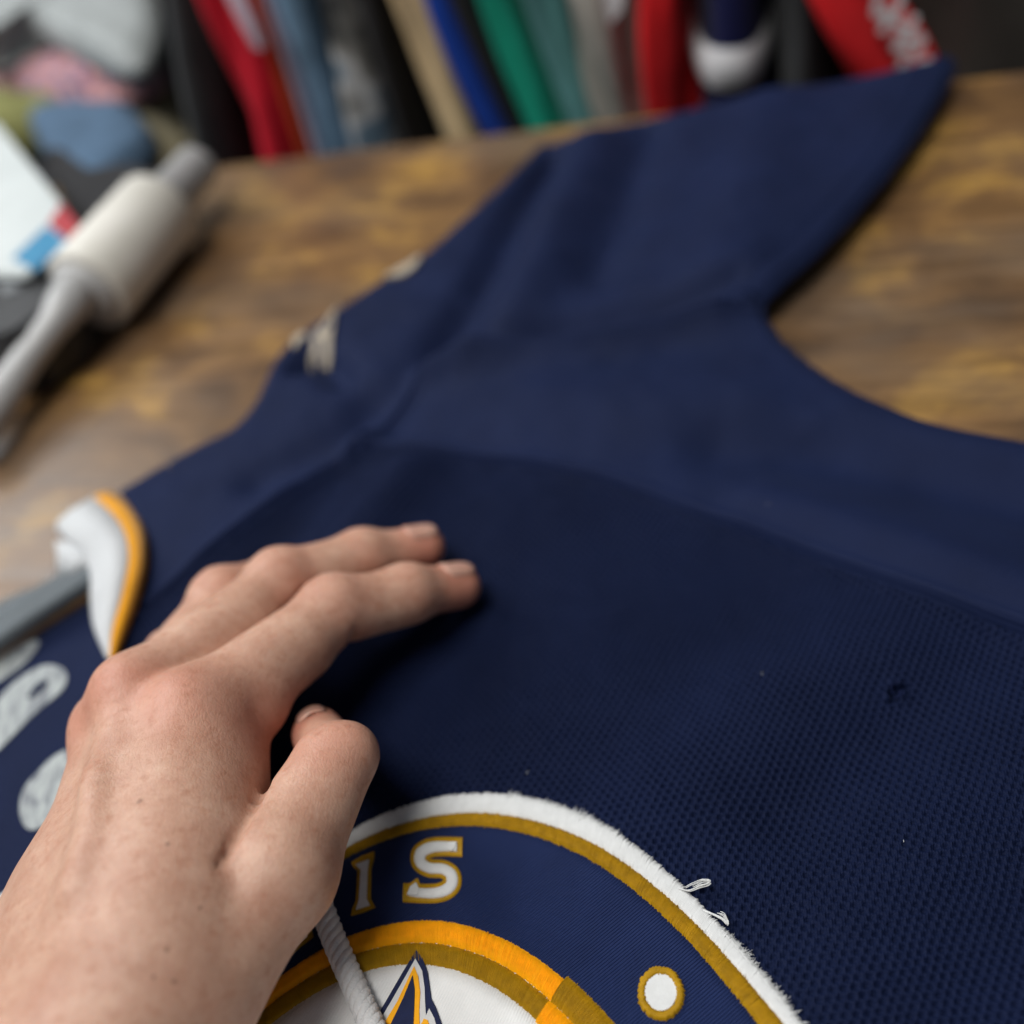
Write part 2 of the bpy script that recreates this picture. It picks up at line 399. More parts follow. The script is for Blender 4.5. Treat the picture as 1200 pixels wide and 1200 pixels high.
def knit_holes(x, y):
    """staggered air-knit pores as real relief"""
    a = math.radians(-9); u = x*math.cos(a)+y*math.sin(a); v = -x*math.sin(a)+y*math.cos(a)
    u = u+.0004*vnoise(x, y, .012, 8); v = v+.0004*vnoise(x, y, .012, 9)
    pu, pv = .00262, .00188
    r = np.floor(v/pv); best = np.full(x.shape, 9.0)
    for k in (0, 1):
        rr = r+k; off = (np.mod(rr, 2))*.5
        cu = (np.floor(u/pu-off+.5)+off)*pu
        d = ((u-cu)/.00072)**2+((v-rr*pv+.0002*np.abs(u-cu)/.0007)/.00058)**2
        best = np.minimum(best, d)
    z = -.00125*(1+.25*vnoise(x, y, .004, 21))*np.exp(-best**1.4)
    z += .00010*np.sin(u/pu*2*math.pi*2)*np.sin(v/pv*math.pi*2)
    dH = np.hypot(x-HOLE[0], y-HOLE[1]); ang = np.arctan2(y-HOLE[1], x-HOLE[0])
    rad = .0020+.0010*np.sin(ang*2+.6)+.0008*np.sin(ang*3+1)+.0007*np.sin(ang*7)
    z = z-.0032*(1/(1+np.exp((dH-rad)/.00022)))
    return z
front_poly = np.concatenate([SEAM, P([(1500, 1500), (600, 1620), (-250, 1500)], .012), NECK2[::-1], COLL[1:5]])
yoke_poly = np.concatenate([COLL[4:], E_TOP[10:14], ARMH[1:], E_ARM[1:], SEAM[::-1]])
# sleeve: everything above the armhole seam
k0 = int(np.argmin(np.hypot(*(E_TOP[:, :2]-ARMH[0, :2]).T)))
yoke_poly = np.concatenate([COLL, E_TOP[6:k0], ARMH, E_ARM[1:], SEAM[::-1]])
sleeve_poly = np.concatenate([E_TOP[k0:], E_CUFF[:-1], ARMH[::-1]])
panel('front_panel', front_poly, .00044, M_MESH, jersey, knit_holes)
panel('yoke', yoke_poly, .0008, M_KNIT, jersey)
panel('sleeve', sleeve_poly, .0008, M_KNIT, jersey)
# sleeve hem: turned edge, and the underside layer lying below it
hem = E_CUFF.copy(); hem[:, 2] = Zc(hem[:, 0], hem[:, 1])
c_in = hem.copy(); 
ctr = np.array([hem[:, 0].mean()-.05, hem[:, 1].mean()+.02])
rows = []
hn = np.gradient(hem[:, :2], axis=0); hn = np.column_stack([hn[:, 1], -hn[:, 0]]); hn /= np.linalg.norm(hn, axis=1)[:, None]+1e-9
if ((ctr-hem[10, :2])@hn[10]) > 0: hn = -hn                # pointing outwards
for off, dz in ((-.009, .0011), (-.006, .0012), (-.003, .0012), (0, .0006), (.0012, -.0008), (.0008, -.0018), (-.001, -.0024), (-.004, -.0026), (-.012, -.0026)):
    q = hem[:, :2]+hn*off; z = hem[:, 2]+dz if off > -.0035 and dz < .001 else Zc(q[:, 0], q[:, 1])+dz*.6
    rows.append(np.column_stack([q, np.maximum(z, .0008)]))
V = np.concatenate(rows); obj('sleeve_hem', V, grid_faces(len(rows), len(hem)), M_KNIT, jersey)
# the back of the jersey seen inside the neck opening
inner_px = [(150, 690), (100, 705), (40, 745), (-60, 815), (-200, 900), (-260, 1250), (-90, 1180), (60, 1060), (140, 930), (165, 830)]
inner_poly = P(inner_px, .004)[:, :2]
def flat_panel(name, poly, step, mat, parent, zf):
    poly = np.asarray(poly)[:, :2]; lo = poly.min(0)-step; hi = poly.max(0)+step
    gx = np.arange(lo[0], hi[0], step); gy = np.arange(lo[1], hi[1], step); X, Y = np.meshgrid(gx, gy); ncol = len(gx)
    x = X.ravel().copy(); y = Y.ravel().copy(); ins = inside(x, y, poly); I = ins.reshape(X.shape)
    cell = I[:-1, :-1] | I[1:, :-1] | I[:-1, 1:] | I[1:, 1:]; i, j = np.nonzero(cell); a = i*ncol+j
    Fq = np.stack([a, a+1, a+ncol+1, a+ncol], 1); used = np.zeros(len(x), bool); used[Fq.ravel()] = True; out = used & ~ins
    _, nx, ny = dist_poly(x[out], y[out], poly, True); x[out] = nx; y[out] = ny
    idx = np.full(len(x), -1); u = np.nonzero(used)[0]; idx[u] = np.arange(len(u))
    return obj(name, np.column_stack([x[u], y[u], zf(x[u], y[u])]), idx[Fq], mat, parent)
zin = lambda x, y: .0040+.0010*vnoise(x, y, .03, 12)+.0004*vnoise(x, y, .012, 13)
inner = flat_panel('back_lining', inner_poly, .0015, M_KNIT, jersey, zin)
def plate(name, px, z, thick, mat, parent, zf=None, smooth=False, n=1, closed_curve=True):
    """traced flat piece with its own thickness laid on a surface"""
    p = P(px, z)
    if zf is not None and zf is not zin:
        for _ in range(4): p = P(px, zf(p[:, 0], p[:, 1]))
    p = dense(p, n, True) if n > 1 else p
    zz = np.full(len(p), z) if zf is None else zf(p[:, 0], p[:, 1])
    bm = bmesh.new(); vs = [bm.verts.new((a[0], a[1], b+thick)) for a, b in zip(p, zz)]
    f = bm.faces.new(vs); f.normal_update()
    if f.normal.z < 0: f.normal_flip()
    r = bmesh.ops.triangulate(bm, faces=[f])
    be = [e for e in bm.edges if e.is_boundary]
    ex = bmesh.ops.extrude_edge_only(bm, edges=be)
    for v in ex['geom']:
        if isinstance(v, bmesh.types.BMVert): v.co.z -= thick+.0006
    bmesh.ops.recalc_face_normals(bm, faces=bm.faces)
    bm.verts.index_update(); V = np.array([v.co for v in bm.verts]); Fq = [[v.index for v in q.verts] for q in bm.faces]; bm.free()
    return obj(name, V, Fq, mat, parent, smooth)
# prints and woven tags on the lining
plate('neck_print', [(-20, 852), (0, 820), (22, 797), (50, 781), (72, 783), (79, 795), (70, 812), (40, 838), (0, 878), (-30, 900)], .0045, .0004, M_PRINT, inner, zin, n=3)
plate('print_hole', [(30, 820), (42, 804), (52, 798), (57, 801), (47, 811), (37, 819)], .0049, .0006, M_KNIT, inner, zin, n=2)
plate('woven_tag', [(22, 950), (28, 925), (45, 905), (62, 888), (84, 876), (100, 880), (95, 915), (70, 950), (48, 968), (30, 970)], .0045, .0005, M_TAG, inner, zin, n=3)
plate('neck_print', [(-20, 800), (-10, 780), (30, 752), (46, 752), (30, 775), (0, 800)], .0045, .0004, M_PRINT, inner, zin, n=2)
# neck tape along the back of the opening
def band(name, rails, mat, parent, n=6):
    R_ = [dense(np.array(r), n) for r in rails]; V = np.concatenate(R_)
    o = obj(name, V, grid_faces(len(R_), len(R_[0])), mat, parent)
    md = o.modifiers.new('s', 'SOLIDIFY'); md.thickness = .0012; md.offset = 0
    return o
def rail(pts): return [P1(x, y, z) for x, y, z in pts]
band('neck_tape', [rail([(108, 690, .007), (60, 722, .007), (0, 764, .007), (-90, 830, .006), (-200, 910, .006)]),
                   rail([(108, 682, .0125), (60, 713, .0125), (0, 754, .0125), (-90, 820, .012), (-200, 900, .011)]),
                   rail([(107, 671, .0145), (60, 703, .0145), (0, 742, .0145), (-90, 808, .013), (-200, 888, .012)]),
                   rail([(104, 662, .0125), (58, 693, .0125), (0, 729, .0125), (-90, 795, .012), (-200, 875, .011)])], M_TAPE, jersey)
band('back_collar', [rail([(92, 672, .010), (55, 695, .010), (0, 730, .010), (-90, 795, .009), (-200, 875, .009)]),
                     rail([(80, 672, .008), (45, 692, .008), (0, 718, .008), (-90, 780, .007), (-200, 860, .007)]),
                     rail([(72, 672, .002), (40, 690, .002), (0, 706, .002), (-90, 765, .002), (-200, 845, .002)])], M_TAPE, jersey)
# front collar: orange edging and white rib band, standing a little and rolled inwards
nav = [(133, 776, .0135), (150, 737, .0145), (164, 697, .015), (172, 657, .0155), (169, 622, .0145), (152, 592, .010), (128, 577, .006)]
ora = [(131, 774, .0165), (141, 738, .018), (154, 697, .019), (162, 655, .019), (157, 622, .018), (142, 597, .014), (120, 579, .009)]
org = [(129, 772, .0165), (132, 738, .019), (143, 697, .021), (151, 655, .021), (146, 624, .020), (131, 602, .0165), (110, 583, .011)]
wh1 = [(127, 771, .0155), (120, 738, .019), (126, 697, .022), (131, 658, .022), (122, 630, .021), (100, 612, .019), (84, 598, .013)]
wh2 = [(126, 770, .013), (113, 736, .015), (109, 700, .017), (107, 668, .018), (98, 642, .018), (82, 625, .017), (68, 612, .012)]
wh3 = [(126, 770, .008), (111, 735, .008), (107, 702, .008), (106, 672, .009), (96, 650, .011), (80, 636, .012), (67, 622, .009)]
band('collar_edging', [rail(nav), rail(ora), rail(org)], M_ORANGE_RIB, jersey)
band('collar_band', [rail(org), rail(wh1), rail(wh2), rail(wh3)], M_WHITE_RIB, jersey)
band('collar_fold', [rail([(100, 640, .013), (82, 636, .013), (66, 634, .010)]), rail([(104, 655, .013), (86, 656, .014), (68, 650, .008)]),
                     rail([(104, 668, .009), (84, 675, .008), (68, 672, .003)])], M_WHITE_RIB, jersey)
band('collar_band', [[np.array([p[0], p[1], .0135]) for p in NECK2[9::4]], [np.array([p[0]-.003, p[1]+.003, .0155]) for p in NECK2[9::4]],
                     [np.array([p[0]-.009, p[1]+.006, .0140]) for p in NECK2[9::4]], [np.array([p[0]-.011, p[1]+.007, .007]) for p in NECK2[9::4]]], M_WHITE_RIB, jersey, 3)
# shoulder patches on the far edge
Zq = lambda x, y: Zc(x, y)
plate('shoulder_patch', [(359, 424), (368, 402), (385, 376), (398, 360), (392, 382), (378, 416), (368, 428)], .010, .0016, M_CREAM, jersey, Zq, n=3)
plate('shoulder_patch', [(345, 412), (350, 397), (360, 393), (355, 408)], .007, .0014, M_CREAM, jersey, Zq, n=2)
plate('patch_line', [(366, 418), (374, 400), (389, 378), (391, 381), (378, 402), (370, 420)], .012, .0022, M_NAVY_TH, jersey, Zq)
plate('shoulder_patch', [(450, 328), (470, 316), (484, 304), (494, 302), (488, 313), (470, 325)], .010, .0016, M_CREAM, jersey, Zq, n=3)

# ------------------------------------------------------------------ crest
RA = [(393.8, 985.3), (435, 957.8), (476, 938.5), (531, 927), (597, 931.6), (720, 972), (792, 1032), (840, 1077), (897, 1140), (933, 1194)]
RB = [(391, 1003), (435, 980), (490, 958), (545, 949.5), (600, 953.6), (660, 973.5), (714, 1002), (774, 1044), (828, 1092), (870, 1134), (906, 1188)]
RC = [(435, 995), (476, 975.6), (517.5, 967), (572.5, 968.7), (600, 974), (660, 999), (720, 1030), (768, 1063), (816, 1110), (849, 1149), (879, 1197)]
RD = [(311, 1156), (347, 1128), (402, 1102), (440.5, 1085.6), (504, 1076), (545, 1083), (600, 1105), (636, 1125), (672, 1158), (690, 1173), (711, 1197)]
RE = [(322, 1197), (366, 1168), (418.5, 1145), (462.5, 1132), (517.5, 1134), (559, 1149), (600, 1173), (630, 1200)]
def on_cloth(px, lift=.0012):
    p = P(px, .012)
    for _ in range(4): p = P(px, Zc(p[:, 0], p[:, 1])+lift)
    return p
RW = [on_cloth(r)[:, :2] for r in (RA, RB, RC, RD, RE)]
nA = sum(len(r) for r in RW); Mx = np.zeros((nA, 7)); bb = np.zeros(nA); k = 0
for j, r in enumerate(RW):
    for q in r: Mx[k, 0] = 2*q[0]; Mx[k, 1] = 2*q[1]; Mx[k, 2+j] = 1; bb[k] = q@q; k += 1
CC = np.linalg.lstsq(Mx, bb, rcond=None)[0][:2]
# the patch lies unevenly: each ring gets its own slight warp, tied to a shared one
NH = 4; NCOL = 5+NH+5*NH; Mx = np.zeros((nA+NH*6, NCOL)); bb = np.zeros(nA+NH*6); k = 0
harm = lambda th: np.array([np.cos(th), np.sin(th), np.cos(2*th), np.sin(2*th)])
for j, r in enumerate(RW):
    for q in r:
        th = math.atan2(*(q-CC)[::-1]); Mx[k, j] = 1; Mx[k, 5:5+NH] = harm(th); Mx[k, 5+NH*(j+1):5+NH*(j+2)] = harm(th); bb[k] = math.log(np.hypot(*(q-CC))); k += 1
for j in range(NH*6): Mx[k, 5+j] = .02 if j < NH else .12; k += 1
sol = np.linalg.lstsq(Mx, bb, rcond=None)[0]; R0 = math.exp(sol[0]); RHO = np.exp(sol[:5]-sol[0])
KN = np.concatenate([[0.0], RHO[::-1], [1.4]]); CF = np.array([sol[5:5+NH]+sol[5+NH*(j+1):5+NH*(j+2)] for j in range(5)])[::-1]
CF = np.concatenate([CF[:1], CF, CF[-1:]])
def crest_pt(rho, th):
    rho, th = np.broadcast_arrays(np.asarray(rho, float), np.asarray(th, float)); h = harm(th)
    e_ = sum(np.interp(rho, KN, CF[:, q])*h[q] for q in range(NH)); r = R0*rho*np.exp(e_)
    return CC[0]+r*np.cos(th), CC[1]+r*np.sin(th)
def crest_th(px):
    q = on_cloth([px])[0][:2]-CC; return math.atan2(q[1], q[0])
def polar(name, r0, r1, nr, nth, lift, mat, parent, th0=0, th1=2*math.pi):
    th = np.linspace(th0, th1, nth); rr = np.linspace(r0, r1, nr); T, Rr = np.meshgrid(th, rr)
    x, y = crest_pt(Rr, T); z = Zc(x, y)+lift
    # turn the outer rim down to the cloth
    x2, y2 = crest_pt(np.full(nth, r1), th); z2 = Zc(x2, y2)-.0006
    V = np.concatenate([np.column_stack([x.ravel(), y.ravel(), z.ravel()]), np.column_stack([x2, y2, z2])])
    return obj(name, V, grid_faces(nr+1, nth), mat, parent)
def satin(name, r0, r1, th0, th1, mat, parent, lift, dome=.0007, pitch=.00045, slant=0.0, jit=.0004, res=6, rows=7, relief=.00024, dzs=.00004):
    """satin-stitched band: every thread is a raised row"""
    Lm = R0*.5*(r0+r1)*abs(th1-th0); nt = max(8, int(Lm/pitch)); nc = nt*res
    th = np.linspace(th0, th1, nc+1); ph = np.linspace(0, nt, nc+1); kk = np.minimum(ph.astype(int), nt-1)
    j0 = rng.normal(0, jit, nt)[kk]/R0; j1 = rng.normal(0, jit, nt)[kk]/R0; amp = (.7+.6*rng.random(nt))[kk]; dz = rng.normal(0, dzs, nt)[kk]
    scal = np.abs(np.sin((ph % 1)*math.pi))*amp*relief
    V = []
    for i in range(rows):
        t = i/(rows-1); rho = (r0-j0)*(1-t)+(r1+j1)*t; a = th+slant*(t-.5)
        x, y = crest_pt(rho, a); dm = dome*(1-(2*t-1)**4)
        zz = Zc(x, y)+lift+dm+scal+dz if 0 < i < rows-1 else Zc(x, y)+lift-.0003
        V.append(np.column_stack([x, y, zz]))
    return obj(name, np.concatenate(V), grid_faces(rows, nc+1), mat, parent)
crest = polar('crest', .0001, .985, 24, 220, .0007, M_WTWILL, jersey)
TH0, TH1 = math.radians(-40), math.radians(215)
polar('navy_field', RHO[3]-.01, RHO[2]+.012, 10, 240, .0011, M_TWILL, crest)
satin('white_border', RHO[1]-.006, 1.0, TH0, TH1, M_WHITE_TH, crest, .0005, .0009, .00050, .010, .00022, 5, 9, .00009, .00001)
satin('gold_ring', RHO[2], RHO[1], TH0, TH1, M_GOLD_TH, crest, .0011, .0007, .00042, .010, .00016)
rm = RHO[4]+(RHO[3]-RHO[4])*.50
tb = crest_th((650, 1165))
satin('orange_ring', rm, RHO[3], tb, TH1, M_ORANGE_TH, crest, .0012, .0006, .0004, .01, .00013)
satin('gold_inner_ring', RHO[4], rm, tb, TH1, M_GOLD_TH, crest, .0012, .0006, .0004, .01, .00013)
satin('gold_ring', rm, RHO[3]+.012, TH0, tb, M_GOLD_TH, crest, .0012, .0006, .0004, .01, .00013)
satin('orange_ring', RHO[4]-.005, rm, TH0, tb, M_ORANGE_TH, crest, .0012, .0006, .0004, .01, .00013)
polar('white_centre', .0001, RHO[4]+.006, 14, 160, .0012, M_WTWILL, crest)
z6 = lambda pts: [(270+x/3.6364, 900+y/3.6364) for x, y in pts]
ZL = lambda l: (lambda x, y: Zc(x, y)+l)
def stroke_px(c, wd):
    c = dense(np.array(c, float), 6); t = np.gradient(c, axis=0); t /= np.linalg.norm(t, axis=1)[:, None]; n = np.column_stack([-t[:, 1], t[:, 0]])
    wd = np.interp(np.arange(len(c)), np.linspace(0, len(c)-1, len(wd)), wd)[:, None]
    return np.concatenate([c+n*wd/2, (c-n*wd/2)[::-1]])
def ribbon_plate(name, c, wd, z, lift, thick, mat, parent):
    """letter stroke: satin-stitched ribbon following a centre line"""
    c = dense(np.array(c, float), 10); m = len(c); t = np.gradient(c, axis=0); t /= np.linalg.norm(t, axis=1)[:, None]; n = np.column_stack([-t[:, 1], t[:, 0]])
    wd = np.interp(np.arange(m), np.linspace(0, m-1, len(wd)), wd)[:, None]
    rows = []
    for s_, dz in ((-.5, -.001), (-.5, thick*.3), (-.38, thick), (0, thick*1.12), (.38, thick), (.5, thick*.3), (.5, -.001)):
        p = on_cloth(z6(c+n*wd*s_), lift); rows.append(np.column_stack([p[:, :2], Zc(p[:, 0], p[:, 1])+lift+dz+.00008*rng.random(m)]))
    return obj(name, np.concatenate(rows), grid_faces(7, m), mat, parent)
S_c = [(968, 340), (905, 336), (850, 342), (812, 366), (812, 404), (850, 428), (905, 432), (942, 456), (942, 500), (905, 528), (845, 536), (765, 530)]
ribbon_plate('letter_outline', [(990, 338)]+S_c[1:-1]+[(738, 532)], [84]*3+[80]*4+[84]*3, .0145, .0010, .0006, M_GOLD_TH, crest)
ribbon_plate('letter_face', S_c, [40, 46, 50, 50, 46, 46, 50, 50, 46, 40], .0150, .0013, .0008, M_WHITE_TH, crest)
plate('letter_serif', z6([(984, 306), (990, 318), (965, 362), (935, 372), (925, 340)]), .0145, .0007, M_GOLD_TH, crest, ZL(.0010))
plate('letter_serif', z6([(738, 556), (760, 500), (800, 472), (812, 500), (800, 552)]), .0145, .0007, M_GOLD_TH, crest, ZL(.0010))
plate('letter_face', z6([(757, 547), (772, 512), (796, 494), (808, 520), (804, 548)]), .0150, .0013, M_WHITE_TH, crest, ZL(.0012))
plate('letter_face', z6([(968, 322), (962, 344), (946, 362), (928, 350), (930, 322)]), .0150, .0013, M_WHITE_TH, crest, ZL(.0012))
plate('letter_outline', z6([(517, 408), (560, 380), (616, 360), (612, 395), (602, 430), (600, 560), (620, 596), (570, 618), (517, 632), (524, 600), (538, 570), (545, 440), (528, 428)]), .0145, .0008, M_GOLD_TH, crest, ZL(.0010))
plate('letter_face', z6([(538, 418), (594, 396), (588, 440), (584, 560), (598, 590), (540, 608), (552, 570), (560, 440)]), .0150, .0011, M_WHITE_TH, crest, ZL(.0012))
plate('letter_outline', z6([(225, 770), (262, 722), (340, 655), (356, 720), (300, 765), (262, 800)]), .0145, .0008, M_GOLD_TH, crest, ZL(.0010))
plate('letter_face', z6([(246, 768), (282, 726), (322, 690), (332, 722), (266, 776)]), .0150, .0011, M_WHITE_TH, crest, ZL(.0012))
def ring_local(name, ctr_px, rx0, ry0, rx1, ry1, mat, parent, lift, dome, rot=0.0, pitch=.00045):
    c = np.array(ctr_px); per = math.pi*(rx1+ry1)/1000*.22*1.0
    nt = 90; nc = nt*5; a = np.linspace(0, 2*math.pi, nc, endpoint=False); kk = (np.arange(nc)//5)
    j0 = rng.normal(0, .5, nt)[kk]; j1 = rng.normal(0, .6, nt)[kk]; sca = np.abs(np.sin((np.arange(nc) % 5)/5*math.pi))*.00012
    rows = []
    for i in range(7):
        t = i/6; rx = (rx0-j0)*(1-t)+(rx1+j1)*t; ry = (ry0-j0)*(1-t)+(ry1+j1)*t
        u = rx*np.cos(a); v = ry*np.sin(a); x = c[0]+u*math.cos(rot)-v*math.sin(rot); y = c[1]+u*math.sin(rot)+v*math.cos(rot)
        p = on_cloth(np.column_stack([x, y]), .0015); dm = dome*(1-(2*t-1)**4)
        rows.append(np.column_stack([p[:, :2], Zc(p[:, 0], p[:, 1])+lift+(dm+sca if 0 < i < 6 else -.0003)]))
    return obj(name, np.concatenate(rows), grid_faces(7, nc, True), mat, parent)
ring_local('gold_dot_ring', (774.5, 1163.5), 17, 20, 28, 33, M_GOLD_TH, crest, .0011, .0010, -.12)
plate('white_dot', [(774.5+19*math.cos(a), 1163.5+22*math.sin(a)) for a in np.arange(28)/28*2*math.pi], .0145, .0007, M_WHITE_TH, crest, ZL(.0011))
# star point in the centre
plate('star_outline', z6([(796, 780), (822, 815), (842, 870), (852, 940), (858, 985), (880, 1030), (898, 1080), (930, 1180), (960, 1300), (480, 1300), (560, 1170), (612, 1088), (664, 1003), (735, 880)]), .0150, .0009, M_NAVY_TH, crest, ZL(.0011))
plate('star_white', z6([(793, 818), (822, 870), (832, 940), (834, 1000), (838, 1060), (852, 1030), (872, 1068), (905, 1180), (930, 1300), (512, 1300), (580, 1185), (632, 1098), (690, 1000), (750, 895)]), .0152, .0011, M_WHITE_TH, crest, ZL(.0012))
plate('star_orange', z6([(788, 852), (806, 895), (814, 960), (810, 1040), (812, 1110), (830, 1075), (846, 1080), (880, 1200), (900, 1300), (545, 1300), (610, 1185), (662, 1093), (715, 1005), (765, 900)]), .0154, .0013, M_ORANGE_TH, crest, ZL(.0013))
plate('star_navy', z6([(783, 892), (792, 950), (790, 1020), (786, 1110), (800, 1200), (810, 1300), (590, 1300), (640, 1195), (690, 1100), (745, 985)]), .0156, .0016, M_NAVY_TH, crest, ZL(.0013))
# frayed fibres along the border, two pulled threads
fr = []
def fibre(th, n, lo, hi, rad=.00011):
    for _ in range(n):
        a = th+rng.normal(0, .012); L = rng.uniform(lo, hi); tw = rng.normal(0, .5)
        x0, y0 = crest_pt(np.array([.992]), np.array([a])); d = np.array([math.cos(a+tw), math.sin(a+tw)]); pts = []
        for q in np.linspace(0, 1, 5):
            xx = x0[0]+d[0]*L*q+rng.normal(0, .00012); yy = y0[0]+d[1]*L*q+rng.normal(0, .00012)
            pts.append((xx, yy, float(Zc(np.array([xx]), np.array([yy]))[0])+.0011*(1-q*.6)+.0002))
        fr.append(tube(pts, [rad, rad, rad, rad*.8, rad*.5], 4))
t1, t2 = crest_th((600, 931)), crest_th((722, 975))
for a in np.linspace(t1, t2, 34): fibre(a, 20, .0006, .0016+.0020*rng.random()**2, .00009)
t3, t4 = crest_th((850, 1088)), crest_th((935, 1195))
for a in np.linspace(t3, t4, 46): fibre(a, 12, .0006, .0014+.0018*rng.random()**2, .00009)
for a in np.linspace(t1+.6, t4-.3, 200): fibre(a, 1, .0002, .0007, .00007)
o = obj('frayed_fibres', *join(*fr), M_WHITE_TH, crest); o['kind'] = 'stuff'
def zpath(px, hs): 
    p = on_cloth(px, .002); z = Zc(p[:, 0], p[:, 1])+np.array(hs); return dense(np.column_stack([p[:, :2], z]), 6)
a_ = zpath([(792, 1038), (806, 1044), (820, 1041), (830, 1039), (832, 1036), (824, 1035), (812, 1039), (798, 1043)], [.001, .002, .0030, .0034, .0036, .0034, .0026, .001])
def wisp(p, n, spread, rad):
    out = []
    for k in range(n):
        o_ = rng.normal(0, spread, 3); q = p+o_*np.linspace(.3, 1, len(p))[:, None]+rng.normal(0, spread*.18, p.shape)
        m_ = int(len(p)*rng.uniform(.72, 1)); out.append(tube(dense(q[:m_:3], 3), rad, 4))
    return join(*out)
obj('pulled_thread', *wisp(a_, 16, .00030, .00011), M_WHITE_TH, crest)
a_ = zpath([(822, 1064), (836, 1071), (848, 1078), (853, 1083), (849, 1073), (838, 1068)], [.001, .0016, .002, .0018, .0022, .0014])
obj('pulled_thread', *wisp(a_, 9, .00020, .00011), M_WHITE_TH, crest)
# loose navy yarn ends round the snag, and lint caught in the knit
yn = []
for k in range(9):
    a0 = rng.uniform(0, 6.28); r0_ = rng.uniform(.0010, .0032); pts = []
    for t in np.linspace(0, 1, 6):
        an = a0+t*rng.uniform(.8, 1.6); rr = r0_*(1-.3*t); xx = HOLE[0]+rr*math.cos(an); yy = HOLE[1]+rr*math.sin(an)
        pts.append((xx, yy, float(Zc(np.array([xx]), np.array([yy]))[0])+.0003+.0012*math.sin(t*math.pi)*rng.random()))
    yn.append(tube(dense(np.array(pts), 3), .00013, 5))
obj('snagged_yarn', *join(*yn), M_NAVY_TH, jersey)
ln = []
for k in range(4):
    xx, yy = P1(rng.uniform(560, 1190), rng.uniform(600, 1180), .013)[:2]; a0 = rng.uniform(0, 6.28); L = rng.uniform(.0003, .0014)
    pts = [(xx+L*t*math.cos(a0+t), yy+L*t*math.sin(a0+t), float(Zc(np.array([xx]), np.array([yy]))[0])+.0004) for t in np.linspace(0, 1, 4)]
    ln.append(tube(pts, .00005, 4))
o = obj('lint', *join(*ln), M_WHITE_TH, jersey); o['kind'] = 'stuff'
# twisted white lace over the crest
lp = P([(296, 915), (318, 960), (345, 1005), (372, 1052), (392, 1105), (412, 1152), (433, 1200), (460, 1262), (480, 1320)], .019)
lz = Zc(lp[:, 0], lp[:, 1])+np.array([.010, .009, .007, .0062, .0048, .0044, .0044, .0044, .0044]); core = dense(np.column_stack([lp[:, :2], lz]), 22)
seg = np.linalg.norm(np.diff(core, axis=0), axis=1); arc = np.concatenate([[0], np.cumsum(seg)])
lt = np.gradient(core, axis=0); lt /= np.linalg.norm(lt, axis=1)[:, None]; lu = np.cross(lt, [0, 0, 1.0]); lu /= np.linalg.norm(lu, axis=1)[:, None]; lv = np.cross(lt, lu)
lace = obj('lace', *tube(core, .0020, 10), M_LACE, jersey)
for k in range(4):
    ph = arc/.0095*2*math.pi+k*math.pi/2
    st = core+.0019*(np.cos(ph)[:, None]*lu+np.sin(ph)[:, None]*lv)
    obj('strand', *tube(st, .0015, 8), M_LACE, lace)

